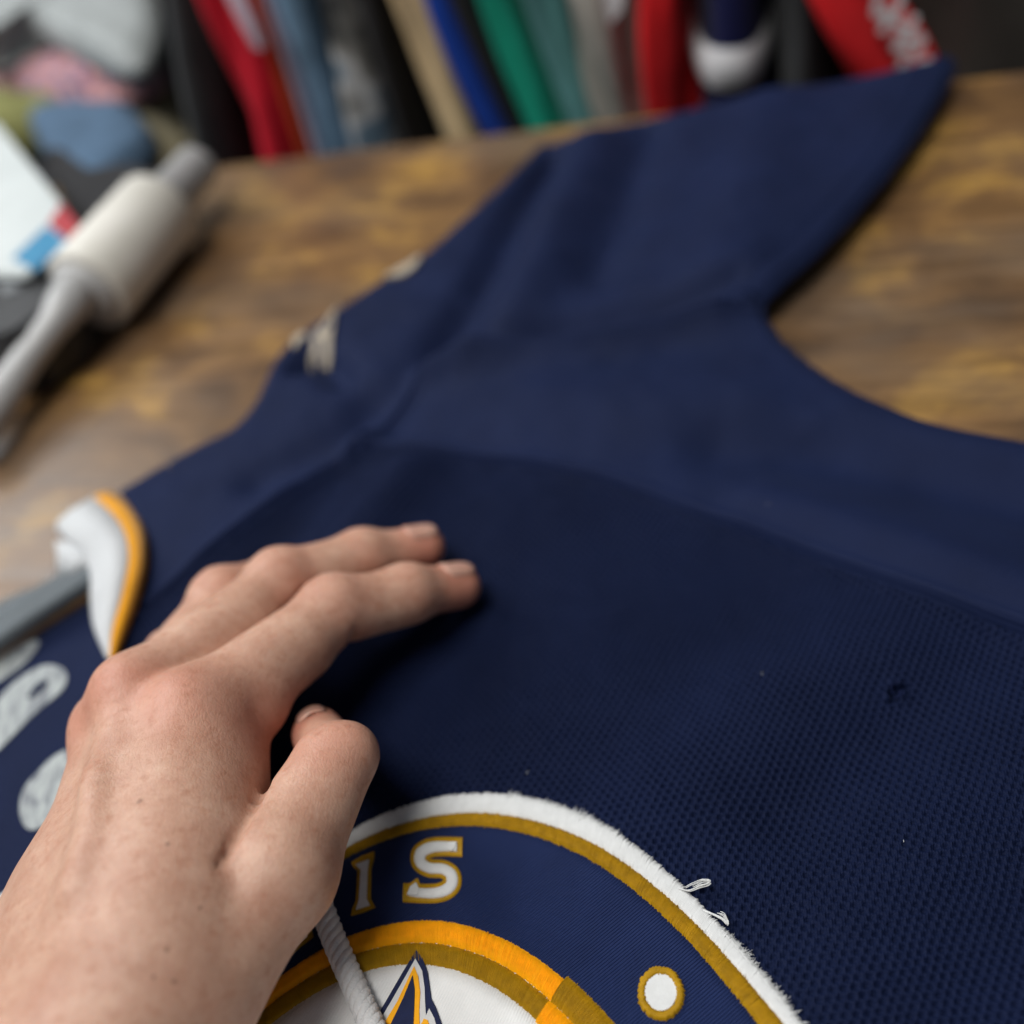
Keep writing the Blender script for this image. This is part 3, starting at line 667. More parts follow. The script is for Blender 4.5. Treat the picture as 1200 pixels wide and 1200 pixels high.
# ------------------------------------------------------------------ hand
def hand_field():
    lo = np.array([-.255, -.045, .006]); hi = np.array([-.006, .262, .110]); st = .0011
    ax = [np.arange(lo[k], hi[k], st, dtype=np.float32) for k in range(3)]; dims = [len(a) for a in ax]
    def blank(): return np.full(dims, .05, np.float32)
    def cone(Fd, a, b, ra, rb, k, sub=False):
        a = np.asarray(a, np.float32); b = np.asarray(b, np.float32); m = max(ra, rb)+k*2+.004
        l = np.minimum(a, b)-m; h = np.maximum(a, b)+m
        s = tuple(slice(max(0, int((l[q]-lo[q])/st)), max(0, min(dims[q], int((h[q]-lo[q])/st)+2))) for q in range(3))
        X = ax[0][s[0]][:, None, None]; Y = ax[1][s[1]][None, :, None]; Z = ax[2][s[2]][None, None]
        ab = b-a; L = float(ab@ab)+1e-12
        t = np.clip(((X-a[0])*ab[0]+(Y-a[1])*ab[1]+(Z-a[2])*ab[2])/L, 0, 1)
        d = np.sqrt((X-a[0]-t*ab[0])**2+(Y-a[1]-t*ab[1])**2+(Z-a[2]-t*ab[2])**2)-(ra+(rb-ra)*t)
        f = Fd[s]
        if sub:
            d = -d; h_ = np.clip(.5-.5*(d-f)/k, 0, 1); 
            hh = np.maximum(k-np.abs(f-d), 0)/k; Fd[s] = np.maximum(f, d)+hh*hh*k*.25
        else:
            hh = np.maximum(k-np.abs(f-d), 0)/k; Fd[s] = np.minimum(f, d)-hh*hh*k*.25
    def smin(A, B, k):
        hh = np.maximum(k-np.abs(A-B), 0)/k; return np.minimum(A, B)-hh*hh*k*.25
    def fold_line(Fd, a, b, depth, n=12):
        """shallow crease following the surface along the line a-b seen in the photo"""
        for q in range(n):
            t = q/(n-1); x = a[0]*(1-t)+b[0]*t; y = a[1]*(1-t)+b[1]*t
            d = rays([(x, y)])[0]; d = d/np.linalg.norm(d); tt = np.arange(.15, .38, .0004); pts = CO+d*tt[:, None]
            ii = np.round((pts-lo)/st).astype(int); ok = ((ii >= 0) & (ii < np.array(dims))).all(1)
            val = np.full(len(tt), 1.0); val[ok] = Fd[tuple(ii[ok].T)]
            k = np.nonzero(val < 0)[0]
            if len(k) == 0: continue
            p = pts[k[0]]; e_ = depth*(1-.8*t); SPOTS.append((p, e_))
        for (p, e_), (p2, e2) in zip(SPOTS[:-1], SPOTS[1:]):
            if np.linalg.norm(p-p2) < .006: cone(Fd, p, p2, e_, e2, .0016, True)
        SPOTS.clear()
    SPOTS = []
    J = {}
    J['i'] = [P1(228, 838, .058), P1(392, 716, .0445), P1(476, 696, .0335), P1(537, 687, .0228)]
    J['m'] = [P1(162, 818, .058), P1(330, 682, .0440), P1(424, 653, .0325), P1(496, 641, .0226)]
    J['r'] = [P1(138, 858, .047), P1(262, 702, .0360), P1(330, 676, .026), P1(370, 672, .0215)]
    J['p'] = [P1(132, 905, .036), P1(205, 770, .0290), P1(262, 730, .023), P1(290, 722, .0205)]
    W = {'i': P1(186, 1120, .065), 'm': P1(130, 1110, .065), 'r': P1(80, 1100, .054), 'p': P1(50, 1100, .044)}
    rad = {'i': (.0118, .0096, .0082, .0077), 'm': (.0114, .0095, .0082, .0077), 'r': (.0105, .0092, .0080, .0070), 'p': (.0092, .0080, .0070, .0062)}
    palm = blank()
    for f in 'imrp':
        cone(palm, W[f], J[f][0]-np.array([0, 0, .003]), .0135 if f in 'im' else .012, .0108 if f != 'p' else .0095, .012)
    # fill between metacarpals and palm side
    for a, b in (('i', 'm'), ('m', 'r'), ('r', 'p')):
        cone(palm, (W[a]+W[b])/2-[0, 0, .003], (J[a][0]+J[b][0])/2-[0, .004, .008], .012, .0095, .010)
    # tendon ridges and knuckles
    for f, h_ in (('i', .0030), ('m', .0034), ('r', .003)):
        up = np.array([.05, -.25, .95]); up /= np.linalg.norm(up)
        kn = J[f][0]+up*.0056
        cone(palm, kn, kn+up*.0005, .0086, .0084, .006)
        cone(palm, kn-up*.0005, W[f]+up*.0098+(J[f][0]-W[f])*.18, .0048, .0034, .0095)
    TC = P1(222, 1152, .054); TM = P1(322, 1022, .0545); TI = P1(392, 890, .0535); TT = P1(373, 860, .0345)
    # thumb base muscle, web and first interosseous bulge
    cone(palm, W['i']-[0, 0, .010], TC, .016, .0155, .012)
    cone(palm, TC, TC*.7+TM*.3, .0150, .0120, .010)
    cone(palm, P1(240, 905, .052), P1(230, 1010, .058), .0125, .0150, .014); cone(palm, P1(228, 900, .052), P1(212, 1050, .0605), .0115, .0128, .014)
    # veins and the long tendon under the skin
    def on_back(pts, r_, sink):
        q = []
        for x, y in pts:
            d = rays([(x, y)])[0]; d = d/np.linalg.norm(d); tt = np.arange(.15, .36, .0003); pp = CO+d*tt[:, None]
            ii = np.round((pp-lo)/st).astype(int); ok = ((ii >= 0) & (ii < np.array(dims))).all(1); val = np.full(len(tt), 1.0); val[ok] = palm[tuple(ii[ok].T)]
            k = np.nonzero(val < 0)[0]
            if len(k): q.append(pp[k[0]]+d*sink)
        q = dense(np.array(q), 4)
        for a, b in zip(q[:-1], q[1:]): cone(palm, a, b, r_, r_, .005)
    on_back([(112, 905), (108, 985), (88, 1050)], .0018, .0028)
    # wrist and forearm
    wc = (W['i']+W['m']+W['r']+W['p'])/4; dirf = np.array([-.25, -.94, .05]); dirf /= np.linalg.norm(dirf)
    side = W['i']-W['p']; side /= np.linalg.norm(side)
    for s_ in (-1, 0, 1):
        c0 = wc+side*s_*.013+[0.004, 0, -.004]
        cone(palm, c0+[0, .012, 0], c0+dirf*.035+side*s_*-.001, .0165, .0175, .012)
        cone(palm, c0+dirf*.03, c0+dirf*.17+side*s_*.006, .0178, .023, .012)
    out = palm
    fing = None
    for f in 'prmi':
        Fd = blank(); j = J[f]; r = rad[f]
        cone(Fd, j[0], j[1], r[0], r[1], .004); cone(Fd, j[1], j[2], r[1]*.97, r[2], .004); cone(Fd, j[2], j[3], r[2]*.98, r[3], .004)
        # joint swellings on the back, pads beneath
        for q in (1, 2):
            n_ = (j[q]-j[q-1])/np.linalg.norm(j[q]-j[q-1])-(j[q+1]-j[q])/np.linalg.norm(j[q+1]-j[q]); n_ /= np.linalg.norm(n_)+1e-9
            bl = (.0012, .0002)[q-1]; cone(Fd, j[q]+n_*bl, j[q]+n_*(bl+.0001), r[q]*.92, r[q]*.92, .008)
            if q == 2: continue
            ax_ = np.cross(n_, j[q+1]-j[q]); ax_ /= np.linalg.norm(ax_)
            for g in (-.0022, .0004, .0030):     # skin creases over the joint
                t_ = (j[q+1]-j[q-1]); t_ = t_/np.linalg.norm(t_)
                c_ = j[q]+n_*(r[q]+.0026)+t_*g
                cone(Fd, c_-ax_*.0055, c_+ax_*.0055, .0006, .0006, .0010, True)
            cone(Fd, j[q]-n_*(r[q]+.0016)-ax_*.008, j[q]-n_*(r[q]+.0016)+ax_*.008, .0012, .0012, .0025, True)
        md = (j[0]*.60+j[1]*.40)-np.array([-.001, .0015, .0030]); cone(Fd, md, md+(j[1]-j[0])*.28, r[1]*1.02, r[1]*.96, .006)
        md = (j[1]*.55+j[2]*.45)-np.array([0, .0006, .0012]); cone(Fd, md, md+(j[2]-j[1])*.15, r[2]*.98, r[2]*.94, .006)
        fing = Fd if fing is None else smin(fing, Fd, .0012)
    out = smin(out, fing, .009)
    # skin folds at the root of the index
    cone(out, P1(300, 832, .047), P1(288, 846, .044), .0085, .0085, .006)
    cone(out, P1(268, 888, .048), P1(262, 925, .050), .0100, .0110, .006)
    # thumb, kept apart from the palm by its crease
    th = blank()
    cone(th, TC, TM, .0150, .0122, .006)
    IL, IR = P1(378, 893, .0530), P1(410, 883, .0530)
    cone(th, TM, (IL+IR)/2, .0116, .0082, .006)
    cone(th, TM+np.array([-.002, .001, 0]), IL, .0110, .0070, .006); cone(th, TM+np.array([.002, -.001, 0]), IR, .0110, .0070, .006)
    cone(th, IL, IR, .0070, .0066, .003)
    cone(th, (IL*.6+IR*.4)-[0, 0, .002], TT, .0086, .0078, .004)
    cone(th, TM+np.array([-.002, 0, -.002]), P1(228, 1180, .055), .0116, .0115, .008)
    cone(th, TM+np.array([.001, -.001, .002]), TM+np.array([.002, -.001, .002]), .0122, .012, .006)
    out = smin(out, th, .0022)
    fold_line(out, (310, 922), (256, 1016), .0013, 28)

    return out, lo, st, J, rad, (TC, TM, TI, TT)
def surface_nets(Fd, lo, st):
    S = Fd < 0; c = [(i, j, k) for i in (0, 1) for j in (0, 1) for k in (0, 1)]
    nx, ny, nz = Fd.shape
    cnt = np.zeros((nx-1, ny-1, nz-1), np.int8)
    for i, j, k in c: cnt += S[i:nx-1+i, j:ny-1+j, k:nz-1+k]
    act = (cnt > 0) & (cnt < 8); I, Jx, K = np.nonzero(act); vid = np.full(act.shape, -1, np.int64); vid[I, Jx, K] = np.arange(len(I))
    acc = np.zeros((len(I), 3)); n = np.zeros(len(I)); vals = {q: Fd[I+q[0], Jx+q[1], K+q[2]] for q in c}
    for a in c:
        for d in range(3):
            if a[d] == 0:
                b = list(a); b[d] = 1; b = tuple(b); va, vb = vals[a], vals[b]; cr = (va < 0) != (vb < 0)
                t = np.where(cr, va/(va-vb+1e-20), 0); p = np.array(a, float)[None]+0*acc; p[:, d] = t
                acc += p*cr[:, None]; n += cr
    V = (np.column_stack([I, Jx, K])+acc/n[:, None])*st+lo
    quads = []
    for d in range(3):
        u, v = [q for q in range(3) if q != d]
        sl0 = [slice(1, None)]*3; sl1 = [slice(1, None)]*3; sl0[d] = slice(0, -1); sl1[d] = slice(1, None)
        A = S[tuple(sl0)]; B = S[tuple(sl1)]; cr = np.argwhere(A != B); g = cr+1; g[:, d] -= 1
        sgn = A[tuple(cr.T)]
        ok = (g < np.array(act.shape)).all(1); g = g[ok]; sgn = sgn[ok]
        def at(du, dv):
            q = g.copy(); q[:, u] -= du; q[:, v] -= dv; return vid[tuple(q.T)]
        Q = np.column_stack([at(1, 1), at(0, 1), at(0, 0), at(1, 0)])
        flip = sgn if d != 1 else ~sgn
        Q[~flip] = Q[~flip][:, ::-1]; quads.append(Q)
    Q = np.concatenate(quads); return V, Q[(Q >= 0).all(1)]
Fd, lo_, st_, HJ, HR, TH = hand_field()
V, Q = surface_nets(Fd, lo_, st_)
e = np.concatenate([Q[:, [0, 1]], Q[:, [1, 2]], Q[:, [2, 3]], Q[:, [3, 0]]])
deg = np.bincount(e.ravel(), minlength=len(V))
for lam in (.5, -.52, .5, -.52, .5):
    s_ = np.column_stack([np.bincount(e[:, 0], V[e[:, 1], k], len(V))+np.bincount(e[:, 1], V[e[:, 0], k], len(V)) for k in range(3)])
    V = V+lam*(s_/deg[:, None]-V)
def skin():
    s = NT('skin')
    at = s.t.nodes.new('ShaderNodeAttribute'); at.attribute_name = 'redness'; red = at.outputs['Fac']
    mott = s.noise(85, 5, .7); mot2 = s.noise(330, 4, .65)
    base = s.ramp(mott, [(.3, (.43, .225, .155)), (.7, (.58, .365, .270))])
    base = s.mix(s.math('MULTIPLY', red, .8), base, (.52, .185, .125))
    base = s.mix(s.ramp(mot2, [(.52, (0, 0, 0)), (.72, (.55, .55, .55))]), base, (.38, .16, .095))
    geo = s.t.nodes.new('ShaderNodeNewGeometry').outputs['Position']
    for px, z, r in (((160, 933), .075, .0007), ((190, 985), .075, .0005), ((195, 1105), .080, .0005), ((212, 1150), .078, .0005), ((240, 1060), .076, .0004), ((185, 1140), .08, .0004)):
        d = np.array(rays([px])[0]); 
        vm = s.t.nodes.new('ShaderNodeVectorMath'); vm.operation = 'DISTANCE'; s.t.links.new(geo, vm.inputs[0])
        hit = ray_hit(px); vm.inputs[1].default_value = tuple(hit)
        m_ = s.t.nodes.new('ShaderNodeMapRange'); s.t.links.new(vm.outputs['Value'], m_.inputs[0])
        m_.inputs[1].default_value = r*.6; m_.inputs[2].default_value = r*1.5; m_.inputs[3].default_value = .5; m_.inputs[4].default_value = 0
        base = s.mix(m_.outputs[0], base, (.10, .040, .022))
    s.set(Base_Color=base, Roughness=s.ramp(mot2, [(.3, (.44, .44, .44)), (.7, (.56, .56, .56))]), Subsurface_Weight=.22, Subsurface_Scale=.004)
    s.b.inputs['Subsurface Radius'].default_value = (1.0, .35, .18); s.b.inputs['Specular IOR Level'].default_value = .40
    vo = s.t.nodes.new('ShaderNodeTexVoronoi'); vo.feature = 'DISTANCE_TO_EDGE'; vo.inputs['Scale'].default_value = 900
    s.t.links.new(s.map(scale=(1, .6, 1), rot=(0, 0, .5)), vo.inputs['Vector'])
    s.bump(s.ramp(vo.outputs['Distance'], [(0, (0, 0, 0)), (.2, (1, 1, 1))]), .17, .0003)
    s.bump(s.noise(300, 5, .7), .27, .0007)
    return s.m
def ray_hit(px):
    d = rays([px])[0]; d = d/np.linalg.norm(d); q = V-CO; t = q@d; off = np.linalg.norm(q-t[:, None]*d, axis=1)
    k = np.nonzero(off < .0015)[0]
    return V[k[np.argmin(t[k])]] if len(k) else np.zeros(3)
hand = thing('hand', 'bare left hand reaching in from lower left, two fingertips on the navy fabric', 'hand', (-.10, .15, .013))
body = obj('skin', V, Q, None, hand)
red = np.zeros(len(V))
for f in 'imrp':
    for q, (a, wd) in enumerate(((.75, .010), (.6, .009), (.45, .008), (.95, .010))):
        red += (a if q else .62)*np.exp(-(np.linalg.norm(V-HJ[f][q]-(np.array([0, -.003, .011]) if q == 0 else 0), axis=1)/(wd*(1.35 if q else 1.1)))**(4 if q else 2))
for q, a in ((2, .45), (3, .7)): red += a*np.exp(-(np.linalg.norm(V-TH[q], axis=1)/.014)**4)
red += .7*np.exp(-(np.linalg.norm(V-P1(290, 870, .050), axis=1)/.016)**2)
red = np.clip(red, 0, 1)
at = body.data.attributes.new('redness', 'FLOAT', 'POINT'); at.data.foreach_set('value', red.astype(np.float32))
body.data.materials.append(skin())
# nails
sN = NT('nail'); sN.set(Base_Color=sN.ramp(sN.noise(120, 2), [(.3, (.50, .270, .205)), (.7, (.55, .320, .250))]), Roughness=.30, Subsurface_Weight=.2, Subsurface_Scale=.003)
sN.b.inputs['Subsurface Radius'].default_value = (1, .4, .25)
def nail(a, b, r, up, wid):
    """curved plate on the back of a fingertip"""
    t = (b-a)/np.linalg.norm(b-a); L = np.linalg.norm(b-a); up = up-t*(up@t); up /= np.linalg.norm(up); sd = np.cross(t, up); nu, nv = 12, 11; rows = []
    for i in range(nu):
        s_ = i/(nu-1); q = -.0075+s_*.0120; c0 = b+t*q
        rr = (r[1]+(r[0]-r[1])*(-q/L) if q < 0 else math.sqrt(max(r[1]**2-(q*.8)**2, 1e-8)))+.0003
        half = wid*(.35+.65*math.sqrt(max(0, 1-(abs(s_-.5)*2)**4))); g = []
        for j in range(nv):
            an = (j/(nv-1)*2-1)*half; g.append(c0+(rr-.0005*(an/half)**4)*(math.cos(an)*up+math.sin(an)*sd))
        rows.append(np.array(g))
    o = obj('nail', np.concatenate(rows), grid_faces(nu, nv), sN.m, hand)
    md = o.modifiers.new('s', 'SOLIDIFY'); md.thickness = .0006; md.offset = 0
for f in 'im':
    j = HJ[f]; nail(j[2], j[3], (HR[f][2], HR[f][3]), np.array([0, .25, 1.0]), .72)
nail(TH[2], TH[3], (.0088, .0078), np.array([-.25, .9, .1]), .6)

# ------------------------------------------------------------------ lint roller
def lint_roller():
    ra = P1(20, 448, .020); rb = P1(222, 184, .027)
    T = thing('lint_roller', 'white and grey lint roller lying on the table at left', 'lint roller', tuple(P1(110, 320, 0)))
    ta, tb_ = P1(101, 343, .027), P1(186, 247, .027); ax_ = (tb_-ta)/np.linalg.norm(tb_-ta); L = np.linalg.norm(tb_-ta)
    sP = NT('white_paper'); sP.set(Base_Color=sP.ramp(sP.noise(40, 3), [(.3, (.58, .56, .50)), (.7, (.66, .64, .59))]), Roughness=.6)
    sG = NT('grey_plastic'); sG.set(Base_Color=sG.ramp(sG.noise(30, 3), [(.3, (.34, .34, .34)), (.7, (.40, .40, .40))]), Roughness=.4)
    rr = .0235
    sh_ = obj('paper_sheets', *lathe(ta, tb_, [(0, rr*.75), (0, rr-.001), (.001, rr), (L-.001, rr), (L, rr-.001), (L, rr*.75)], 48), sP.m, T)
    a2, b2 = ta-ax_*.004, ta-ax_*.002
    obj('roller_core', *lathe(ta-ax_*.006, tb_+ax_*.04, [(0, .012), (.0, .017), (.005, .0185), (L+.010, .0185), (L+.012, .0138), (L+.056, .0132), (L+.060, .010)], 36), sG.m, T)
    hb = ta-ax_*.010
    path = dense(np.array([P1(90, 340, .032), P1(78, 358, .032), P1(60, 384, .029), P1(34, 418, .024), P1(4, 462, .018), P1(-40, 524, .014)]), 6)
    obj('handle', *tube(path, np.interp(np.arange(len(path)), [0, 6, 12, 18, 24, 30], [.011, .0105, .0078, .0078, .009, .009]), 20), sG.m, T)
lint_roller()

# ------------------------------------------------------------------ hanging garments behind the table
PL0 = E0+en*.055
def Pv(px, off=0.0):
    d = rays(px); o0 = PL0+en*off; t = ((o0-CO)@en)/(d@en); return CO+d*t[:, None]
def rag(name, label, xt0, xt1, xb0, xb1, mat, yb=190, depth=.20, off=0.0, seed=1, fold=.008, cat='garment'):
    """garment hanging edge-on: soft slab, traced left and right, with its own depth"""
    r = np.random.default_rng(seed); ys = np.linspace(-130, yb+170, 46); nc = 44
    A = []
    for y in ys:
        t = y/yb; A.append([(xt0+(xb0-xt0)*t, y), (xt1+(xb1-xt1)*t, y)])
    A = np.array(A); Lp = Pv(A[:, 0], off); Rp = Pv(A[:, 1], off); rows = []
    ph = r.random(6)*6.28
    for i in range(len(ys)):
        c = (Lp[i]+Rp[i])/2; hw = np.linalg.norm(Rp[i]-Lp[i])/2; u = (Rp[i]-Lp[i])/(2*hw); an = np.arange(nc)/nc*2*math.pi
        cx = np.sign(np.cos(an))*np.abs(np.cos(an))**.75; cy = np.sign(np.sin(an))*np.abs(np.sin(an))**.9
        s_ = i/len(ys); wob = fold*(np.sin(an*3+ph[0]+s_*5)+.7*np.sin(an*5+ph[1]-s_*7)+.5*np.sin(an*8+ph[2]+s_*3))*min(1, hw/.02)
        p = c+u*(cx*(hw+wob*.6))[:, None]+en*((depth/2)+cy*(depth/2+wob))[:, None]
        rows.append(p)
    V = np.concatenate(rows); Fq = [list(f) for f in grid_faces(len(ys), nc, True)]+[list(range(nc))[::-1], [(len(ys)-1)*nc+k for k in range(nc)]]
    return tag(obj(name, V, Fq, mat, at=V.mean(0)*[1, 1, 0]+[0, 0, V[:, 2].min()]), label, cat, 'garments hanging behind the table')
C = cloth_mat
M_RED = C('red_fleece', (.56, .012, .030)); M_RED2 = C('bright_red_fleece', (.60, .012, .016)); M_BLK = C('black_cotton', (.022, .022, .024)); M_CHAR = C('charcoal_cotton', (.036, .038, .041))
M_RUST = C('rust_orange', (.48, .060, .010)); M_DENIM = C('light_denim', (.18, .31, .46), .3); M_TAN = C('tan_cotton', (.56, .42, .24)); M_BLUE = C('royal_blue', (.012, .06, .40))
M_GREEN = C('green_cotton', (.010, .36, .24)); M_TEAL = C('grey_teal', (.095, .26, .26)); M_STONE = C('stone_grey', (.42, .40, .36)); M_NAVG = C('navy_cotton', (.008, .010, .060))
M_PALE = C('pale_pink_white', (.60, .50, .60), .2); M_WBAND = C('white_rib_cuff', (.62, .62, .64)); M_DKB = C('dark_brown_cloth', (.034, .030, .026))
def splotch(name, stops, scale):
    s = NT(name); s.set(Base_Color=s.ramp(s.noise(scale, 2, .4), stops), Roughness=.9); return s.m
M_CAMO = splotch('grey_camouflage', [(.36, (.02, .022, .024)), (.45, (.16, .16, .15)), (.55, (.42, .43, .44)), (.62, (.10, .16, .22))], 26)
rag('hanging_jacket', 'charcoal garment hanging at the left end of the rack', 172, 236, 205, 292, M_CHAR, seed=1)
g = rag('hanging_hoodie', 'crimson red garment hanging beside the charcoal one', 222, 288, 284, 350, M_RED, off=-.006, seed=2)
rag('hanging_shirt', 'narrow rust orange garment hanging beside the crimson red one', 284, 306, 344, 368, M_RUST, seed=3, fold=.002)
rag('hanging_shirt', 'thin pale pink and white garment edge hanging left of the denim', 303, 318, 364, 380, M_PALE, off=.004, seed=4, fold=.001)
rag('hanging_jeans', 'light blue denim garment hanging left of the grey patterned one', 314, 362, 374, 424, M_DENIM, seed=5)
rag('hanging_shirt', 'grey and white mottled garment hanging beside the light denim', 350, 410, 414, 480, M_CAMO, off=-.004, seed=6)
rag('hanging_shirt', 'black garment hanging between the mottled grey and tan ones', 402, 446, 466, 500, M_BLK, seed=7)
rag('hanging_sweater', 'tan beige garment hanging between black and royal blue ones', 440, 492, 500, 566, M_TAN, off=-.006, yb=172, seed=8)
rag('hanging_shirt', 'royal blue garment hanging right of the tan one', 490, 526, 560, 604, M_BLUE, yb=165, seed=9)
rag('hanging_shirt', 'narrow black garment hanging between royal blue and green ones', 522, 554, 590, 616, M_BLK, off=.004, yb=160, seed=10)
rag('hanging_shirt', 'bright green garment hanging left of the grey teal one', 548, 596, 606, 650, M_GREEN, yb=155, seed=11)
rag('hanging_shirt', 'grey teal garment hanging right of the bright green one', 594, 648, 642, 700, M_TEAL, yb=150, seed=12)
stone = rag('hanging_sweater', 'stone grey garment with white tag hanging left of the plain red one', 646, 742, 690, 756, M_STONE, off=.003, yb=140, seed=13)
rag('hanging_shirt', 'plain red garment hanging between stone grey and navy ones', 740, 808, 750, 816, M_RED2, off=-.004, yb=130, seed=14)
nv = rag('hanging_sweatshirt', 'navy sleeve with a broad white cuff band hanging on the rack', 806, 902, 812, 906, M_NAVG, off=-.008, yb=120, seed=15, fold=.002)
rag('hanging_jacket', 'black charcoal garment hanging between navy and lettered red ones', 898, 965, 902, 985, M_CHAR, yb=115, seed=16)
lr = rag('hanging_hoodie', 'bright red sleeve with white letters down its right edge', 932, 1046, 984, 1100, M_RED2, off=-.008, yb=100, seed=17)
rag('hanging_coat', 'dark brown garment hanging at the right end of the rack', 1040, 1330, 1060, 1300, M_DKB, off=.01, yb=90, seed=18)
def on_front(name, px, mat, parent, off, th=.004):
    """flat print on the front of a hanging garment"""
    a = Pv(px, off); b = a+en*th; n = len(px)
    Vv = np.concatenate([a, b]); Fq = [list(range(n)), [n+k for k in range(n)][::-1]]+[[k, (k+1) % n, n+(k+1) % n, n+k][::-1] for k in range(n)]
    return obj(name, Vv, Fq, mat, parent, False)
# white cuff band wraps the navy sleeve
ys = np.linspace(56, 104, 8); rows = []
for y in ys:
    a, b = Pv([(804, y), (904, y)], -.010); c = (a+b)/2; hw = np.linalg.norm(b-a)/2; u = (b-a)/(2*hw); an = np.arange(40)/40*2*math.pi
    bul = .003*math.sin((y-56)/48*math.pi)
    rows.append(c+u*((hw+bul)*np.sign(np.cos(an))*np.abs(np.cos(an))**.7)[:, None]+en*(.104+np.sign(np.sin(an))*np.abs(np.sin(an))**.9*(.106+bul))[:, None])
obj('cuff_band', np.concatenate(rows), grid_faces(8, 40, True), M_WBAND, nv)
# letters down the red sleeve: strokes only partly legible in the photo
def glyph(cx, cy, sx, sy, strokes):
    for (x0, y0, x1, y1, wd) in strokes:
        dx, dy = x1-x0, y1-y0; L = math.hypot(dx*sx, dy*sy)+1e-6; nx, ny = -dy*sy/L*wd, dx*sx/L*wd
        tx, ty = cx+x0*sx-y0*4, cy+y0*sy; ux, uy = cx+x1*sx-y1*4, cy+y1*sy
        on_front('letter', [(tx+nx, ty+ny), (ux+nx, uy+ny), (ux-nx, uy-ny), (tx-nx, ty-ny)], M_WBAND, lr, -.0105, .003)
glyph(1042, 2, 26, 16, [(-.5, -1, -.5, 1, 4), (.5, -1, .5, 1, 4), (-.5, -1, .5, -1, 4), (-.5, 1, .5, 1, 4)])
glyph(1053, 30, 26, 9, [(-.6, -1, -.6, 1, 4), (-.6, -1, .6, 1, 4), (.6, -1, .6, 1, 4)])
glyph(1062, 55, 26, 9, [(-.6, -1, .6, -1, 4), (-.6, 0, .6, 1, 4), (.6, -1, .6, 1, 4)])
glyph(1072, 80, 26, 9, [(-.6, -1, -.6, 1, 4), (-.6, 1, .6, -1, 4), (.6, -1, .6, 1, 4)])
on_front('garment_tag', [(694, -8), (732, -8), (728, 12), (712, 32), (698, 20)], M_WBAND, stone, -.002, .004)
on_front('drawstring', [(262, -10), (280, -10), (300, 35), (308, 58), (298, 56), (286, 36)], M_PALE, g, -.010, .005)

# ------------------------------------------------------------------ things piled at the left
def slab(name, label, cat, px, z, t, mat, rnd=.012, puff=.006, group=None, seed=0):
    """folded cloth: traced top with rounded rim and thickness"""
    top = dense(P(px, z), 6, True); c = top.mean(0); n = len(top); rows = []
    prof = [(.02, puff), (.35, puff*.9), (.65, puff*.7), (.85, puff*.3), (.95, -rnd*.25), (1.0, -rnd), (1.02, -t*.5), (1.0, -t+rnd*.3), (.9, -t), (.02, -t)]
    for s_, dz in prof:
        q = c+(top-c)*s_; q[:, 2] = z+dz+.004*vnoise(q[:, 0], q[:, 1], .03, seed)*(1 if s_ < .9 else .3)
        rows.append(q)
    return tag(obj(name, np.concatenate(rows), grid_faces(len(rows), n, True), mat, at=(c[0], c[1], z-t)), label, cat, group)
V, Fq = fbox((-.75, -.005), (-.55, -.012), (-.72, -.062), .01)
tag(obj('storage_crate', V, Fq, M_BLK, at=V.mean(0)*[1, 1, 0]+[0, 0, -.72], smooth=False), 'black crate behind the table holding folded clothes', 'crate')
M_FLORAL = splotch('pink_floral', [(.35, (.16, .09, .16)), (.46, (.46, .22, .19)), (.56, (.30, .20, .28)), (.68, (.12, .09, .12))], 60)
M_OLIVE = C('olive_cotton', (.17, .17, .06)); M_GREYF = C('light_grey_fleece', (.30, .32, .32), .12); M_DEN2 = C('blue_denim', (.070, .120, .19), .25); M_KHAKI = C('khaki_cotton', (.15, .13, .08))
grp = 'folded clothes piled behind the table'
slab('folded_shirt', 'folded khaki garment under the pink floral cloth', 'folded garment', [(60, 82), (178, 78), (215, 150), (195, 190), (120, 200), (40, 150)], -.040, .020, M_KHAKI, group=grp, seed=1)
slab('folded_shirt', 'folded olive green garment at the left edge of the photo', 'folded garment', [(-60, 92), (10, 86), (62, 96), (70, 118), (10, 140), (-60, 130)], -.018, .04, M_OLIVE, group=grp, seed=2)
slab('folded_jeans', 'folded blue denim in front of the pink floral cloth', 'folded garment', [(30, 128), (70, 116), (140, 116), (168, 140), (150, 172), (108, 208), (86, 204), (48, 168)], -.012, .028, M_DEN2, group=grp, seed=3)
slab('folded_shirt', 'pink floral cloth folded beneath the grey fleece', 'folded garment', [(-40, 72), (60, 62), (170, 64), (182, 80), (150, 94), (60, 96), (-40, 90)], -.004, .022, M_FLORAL, group=grp, seed=4)
slab('fleece_blanket', 'light grey fleece heaped on top of the folded clothes', 'folded garment', [(-40, -90), (120, -95), (172, -20), (166, 40), (136, 58), (96, 44), (58, 26), (30, 14), (0, 26), (-40, 40)], .035, .030, M_GREYF, group=grp, seed=5)
slab('black_slab', 'black rounded slab between the blue denim and the lint roller', 'rounded_slab', [(50, 170), (96, 196), (150, 190), (196, 204), (190, 232), (150, 262), (104, 262), (70, 226)], .022, .021, M_BLK, group=None, seed=8)  # black slab filling the black area between denim and roller
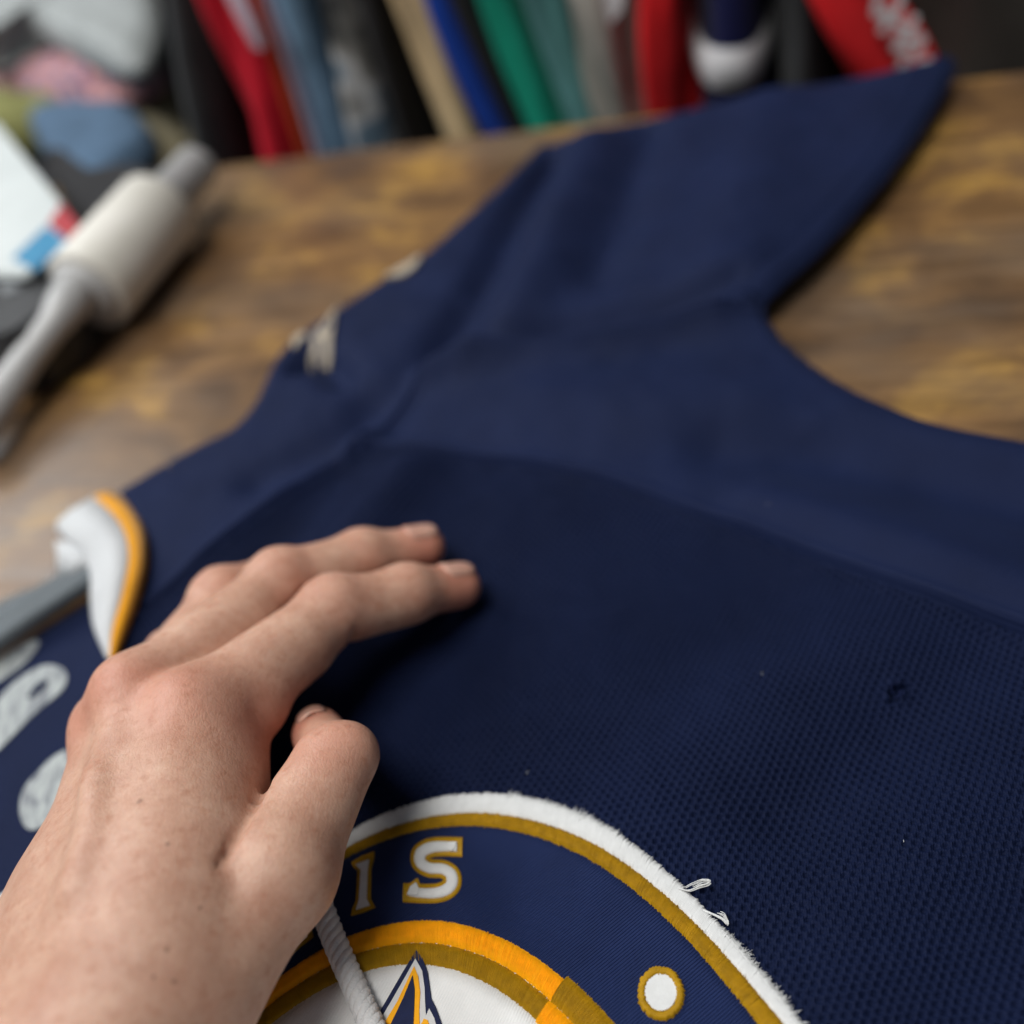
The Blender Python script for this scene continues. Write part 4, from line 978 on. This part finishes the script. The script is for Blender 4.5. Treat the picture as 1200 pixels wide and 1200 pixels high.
# white printed carton on the table
sB = NT('white_card'); sB.set(Base_Color=sB.ramp(sB.noise(20, 3), [(.3, (.48, .52, .52)), (.7, (.56, .60, .60))]), Roughness=.5)
sR = NT('red_print'); sR.set(Base_Color=sR.ramp(sR.noise(60, 2), [(.3, (.34, .02, .03)), (.7, (.42, .05, .06))]), Roughness=.45)
sBl = NT('blue_print'); sBl.set(Base_Color=sBl.ramp(sBl.noise(60, 2), [(.3, (.02, .16, .32)), (.7, (.04, .26, .44))]), Roughness=.45)
sK = NT('black_plastic'); sK.set(Base_Color=sK.ramp(sK.noise(90, 3), [(.4, (.008, .008, .009)), (.66, (.03, .03, .033))]), Roughness=.5)
sGB = NT('plain_grey'); sGB.set(Base_Color=(.16, .17, .18), Roughness=.5)
def prism(px, z0, z1, bev=.0015):
    top = P(px, z1); bm = bmesh.new(); n = len(top)
    vt = [bm.verts.new(p) for p in top]; vb = [bm.verts.new((p[0], p[1], z0)) for p in top]
    bm.faces.new(vt); bm.faces.new(vb[::-1])
    for k in range(n): bm.faces.new((vt[k], vb[k], vb[(k+1) % n], vt[(k+1) % n]))
    bmesh.ops.recalc_face_normals(bm, faces=bm.faces)
    bmesh.ops.bevel(bm, geom=list(bm.edges), offset=bev, segments=2, affect='EDGES')
    bm.verts.index_update(); V = np.array([v.co for v in bm.verts]); Fq = [[v.index for v in f.verts] for f in bm.faces]; bm.free(); return V, Fq
box = thing('printed_carton', 'white carton with red and blue corner behind the lint roller', 'box', tuple(P1(20, 260, 0)))
obj('carton', *prism([(-110, 120), (-4, 143), (92, 262), (30, 322), (-60, 320), (-130, 220)], .0405, .045), sB.m, box, False)
obj('red_print', *prism([(72, 238), (93, 263), (80, 280), (56, 262)], .044, .0462, .0003), sR.m, box, False)
obj('blue_print', *prism([(54, 264), (79, 282), (42, 316), (14, 302)], .044, .0462, .0003), sBl.m, box, False)
gad = thing('black_gadget', 'small black plastic object beside the lint roller handle', 'gadget', tuple(P1(20, 345, 0)))
obj('casing', *prism([(-90, 305), (30, 284), (78, 318), (70, 352), (14, 392), (-90, 420)], .0005, .038, .004), sK.m, gad, False)
obj('grey_block', *prism([(-4, 332), (18, 326), (24, 340), (2, 346)], .0375, .0395, .001), sGB.m, gad, False)  # small raised grey block on top of the casing
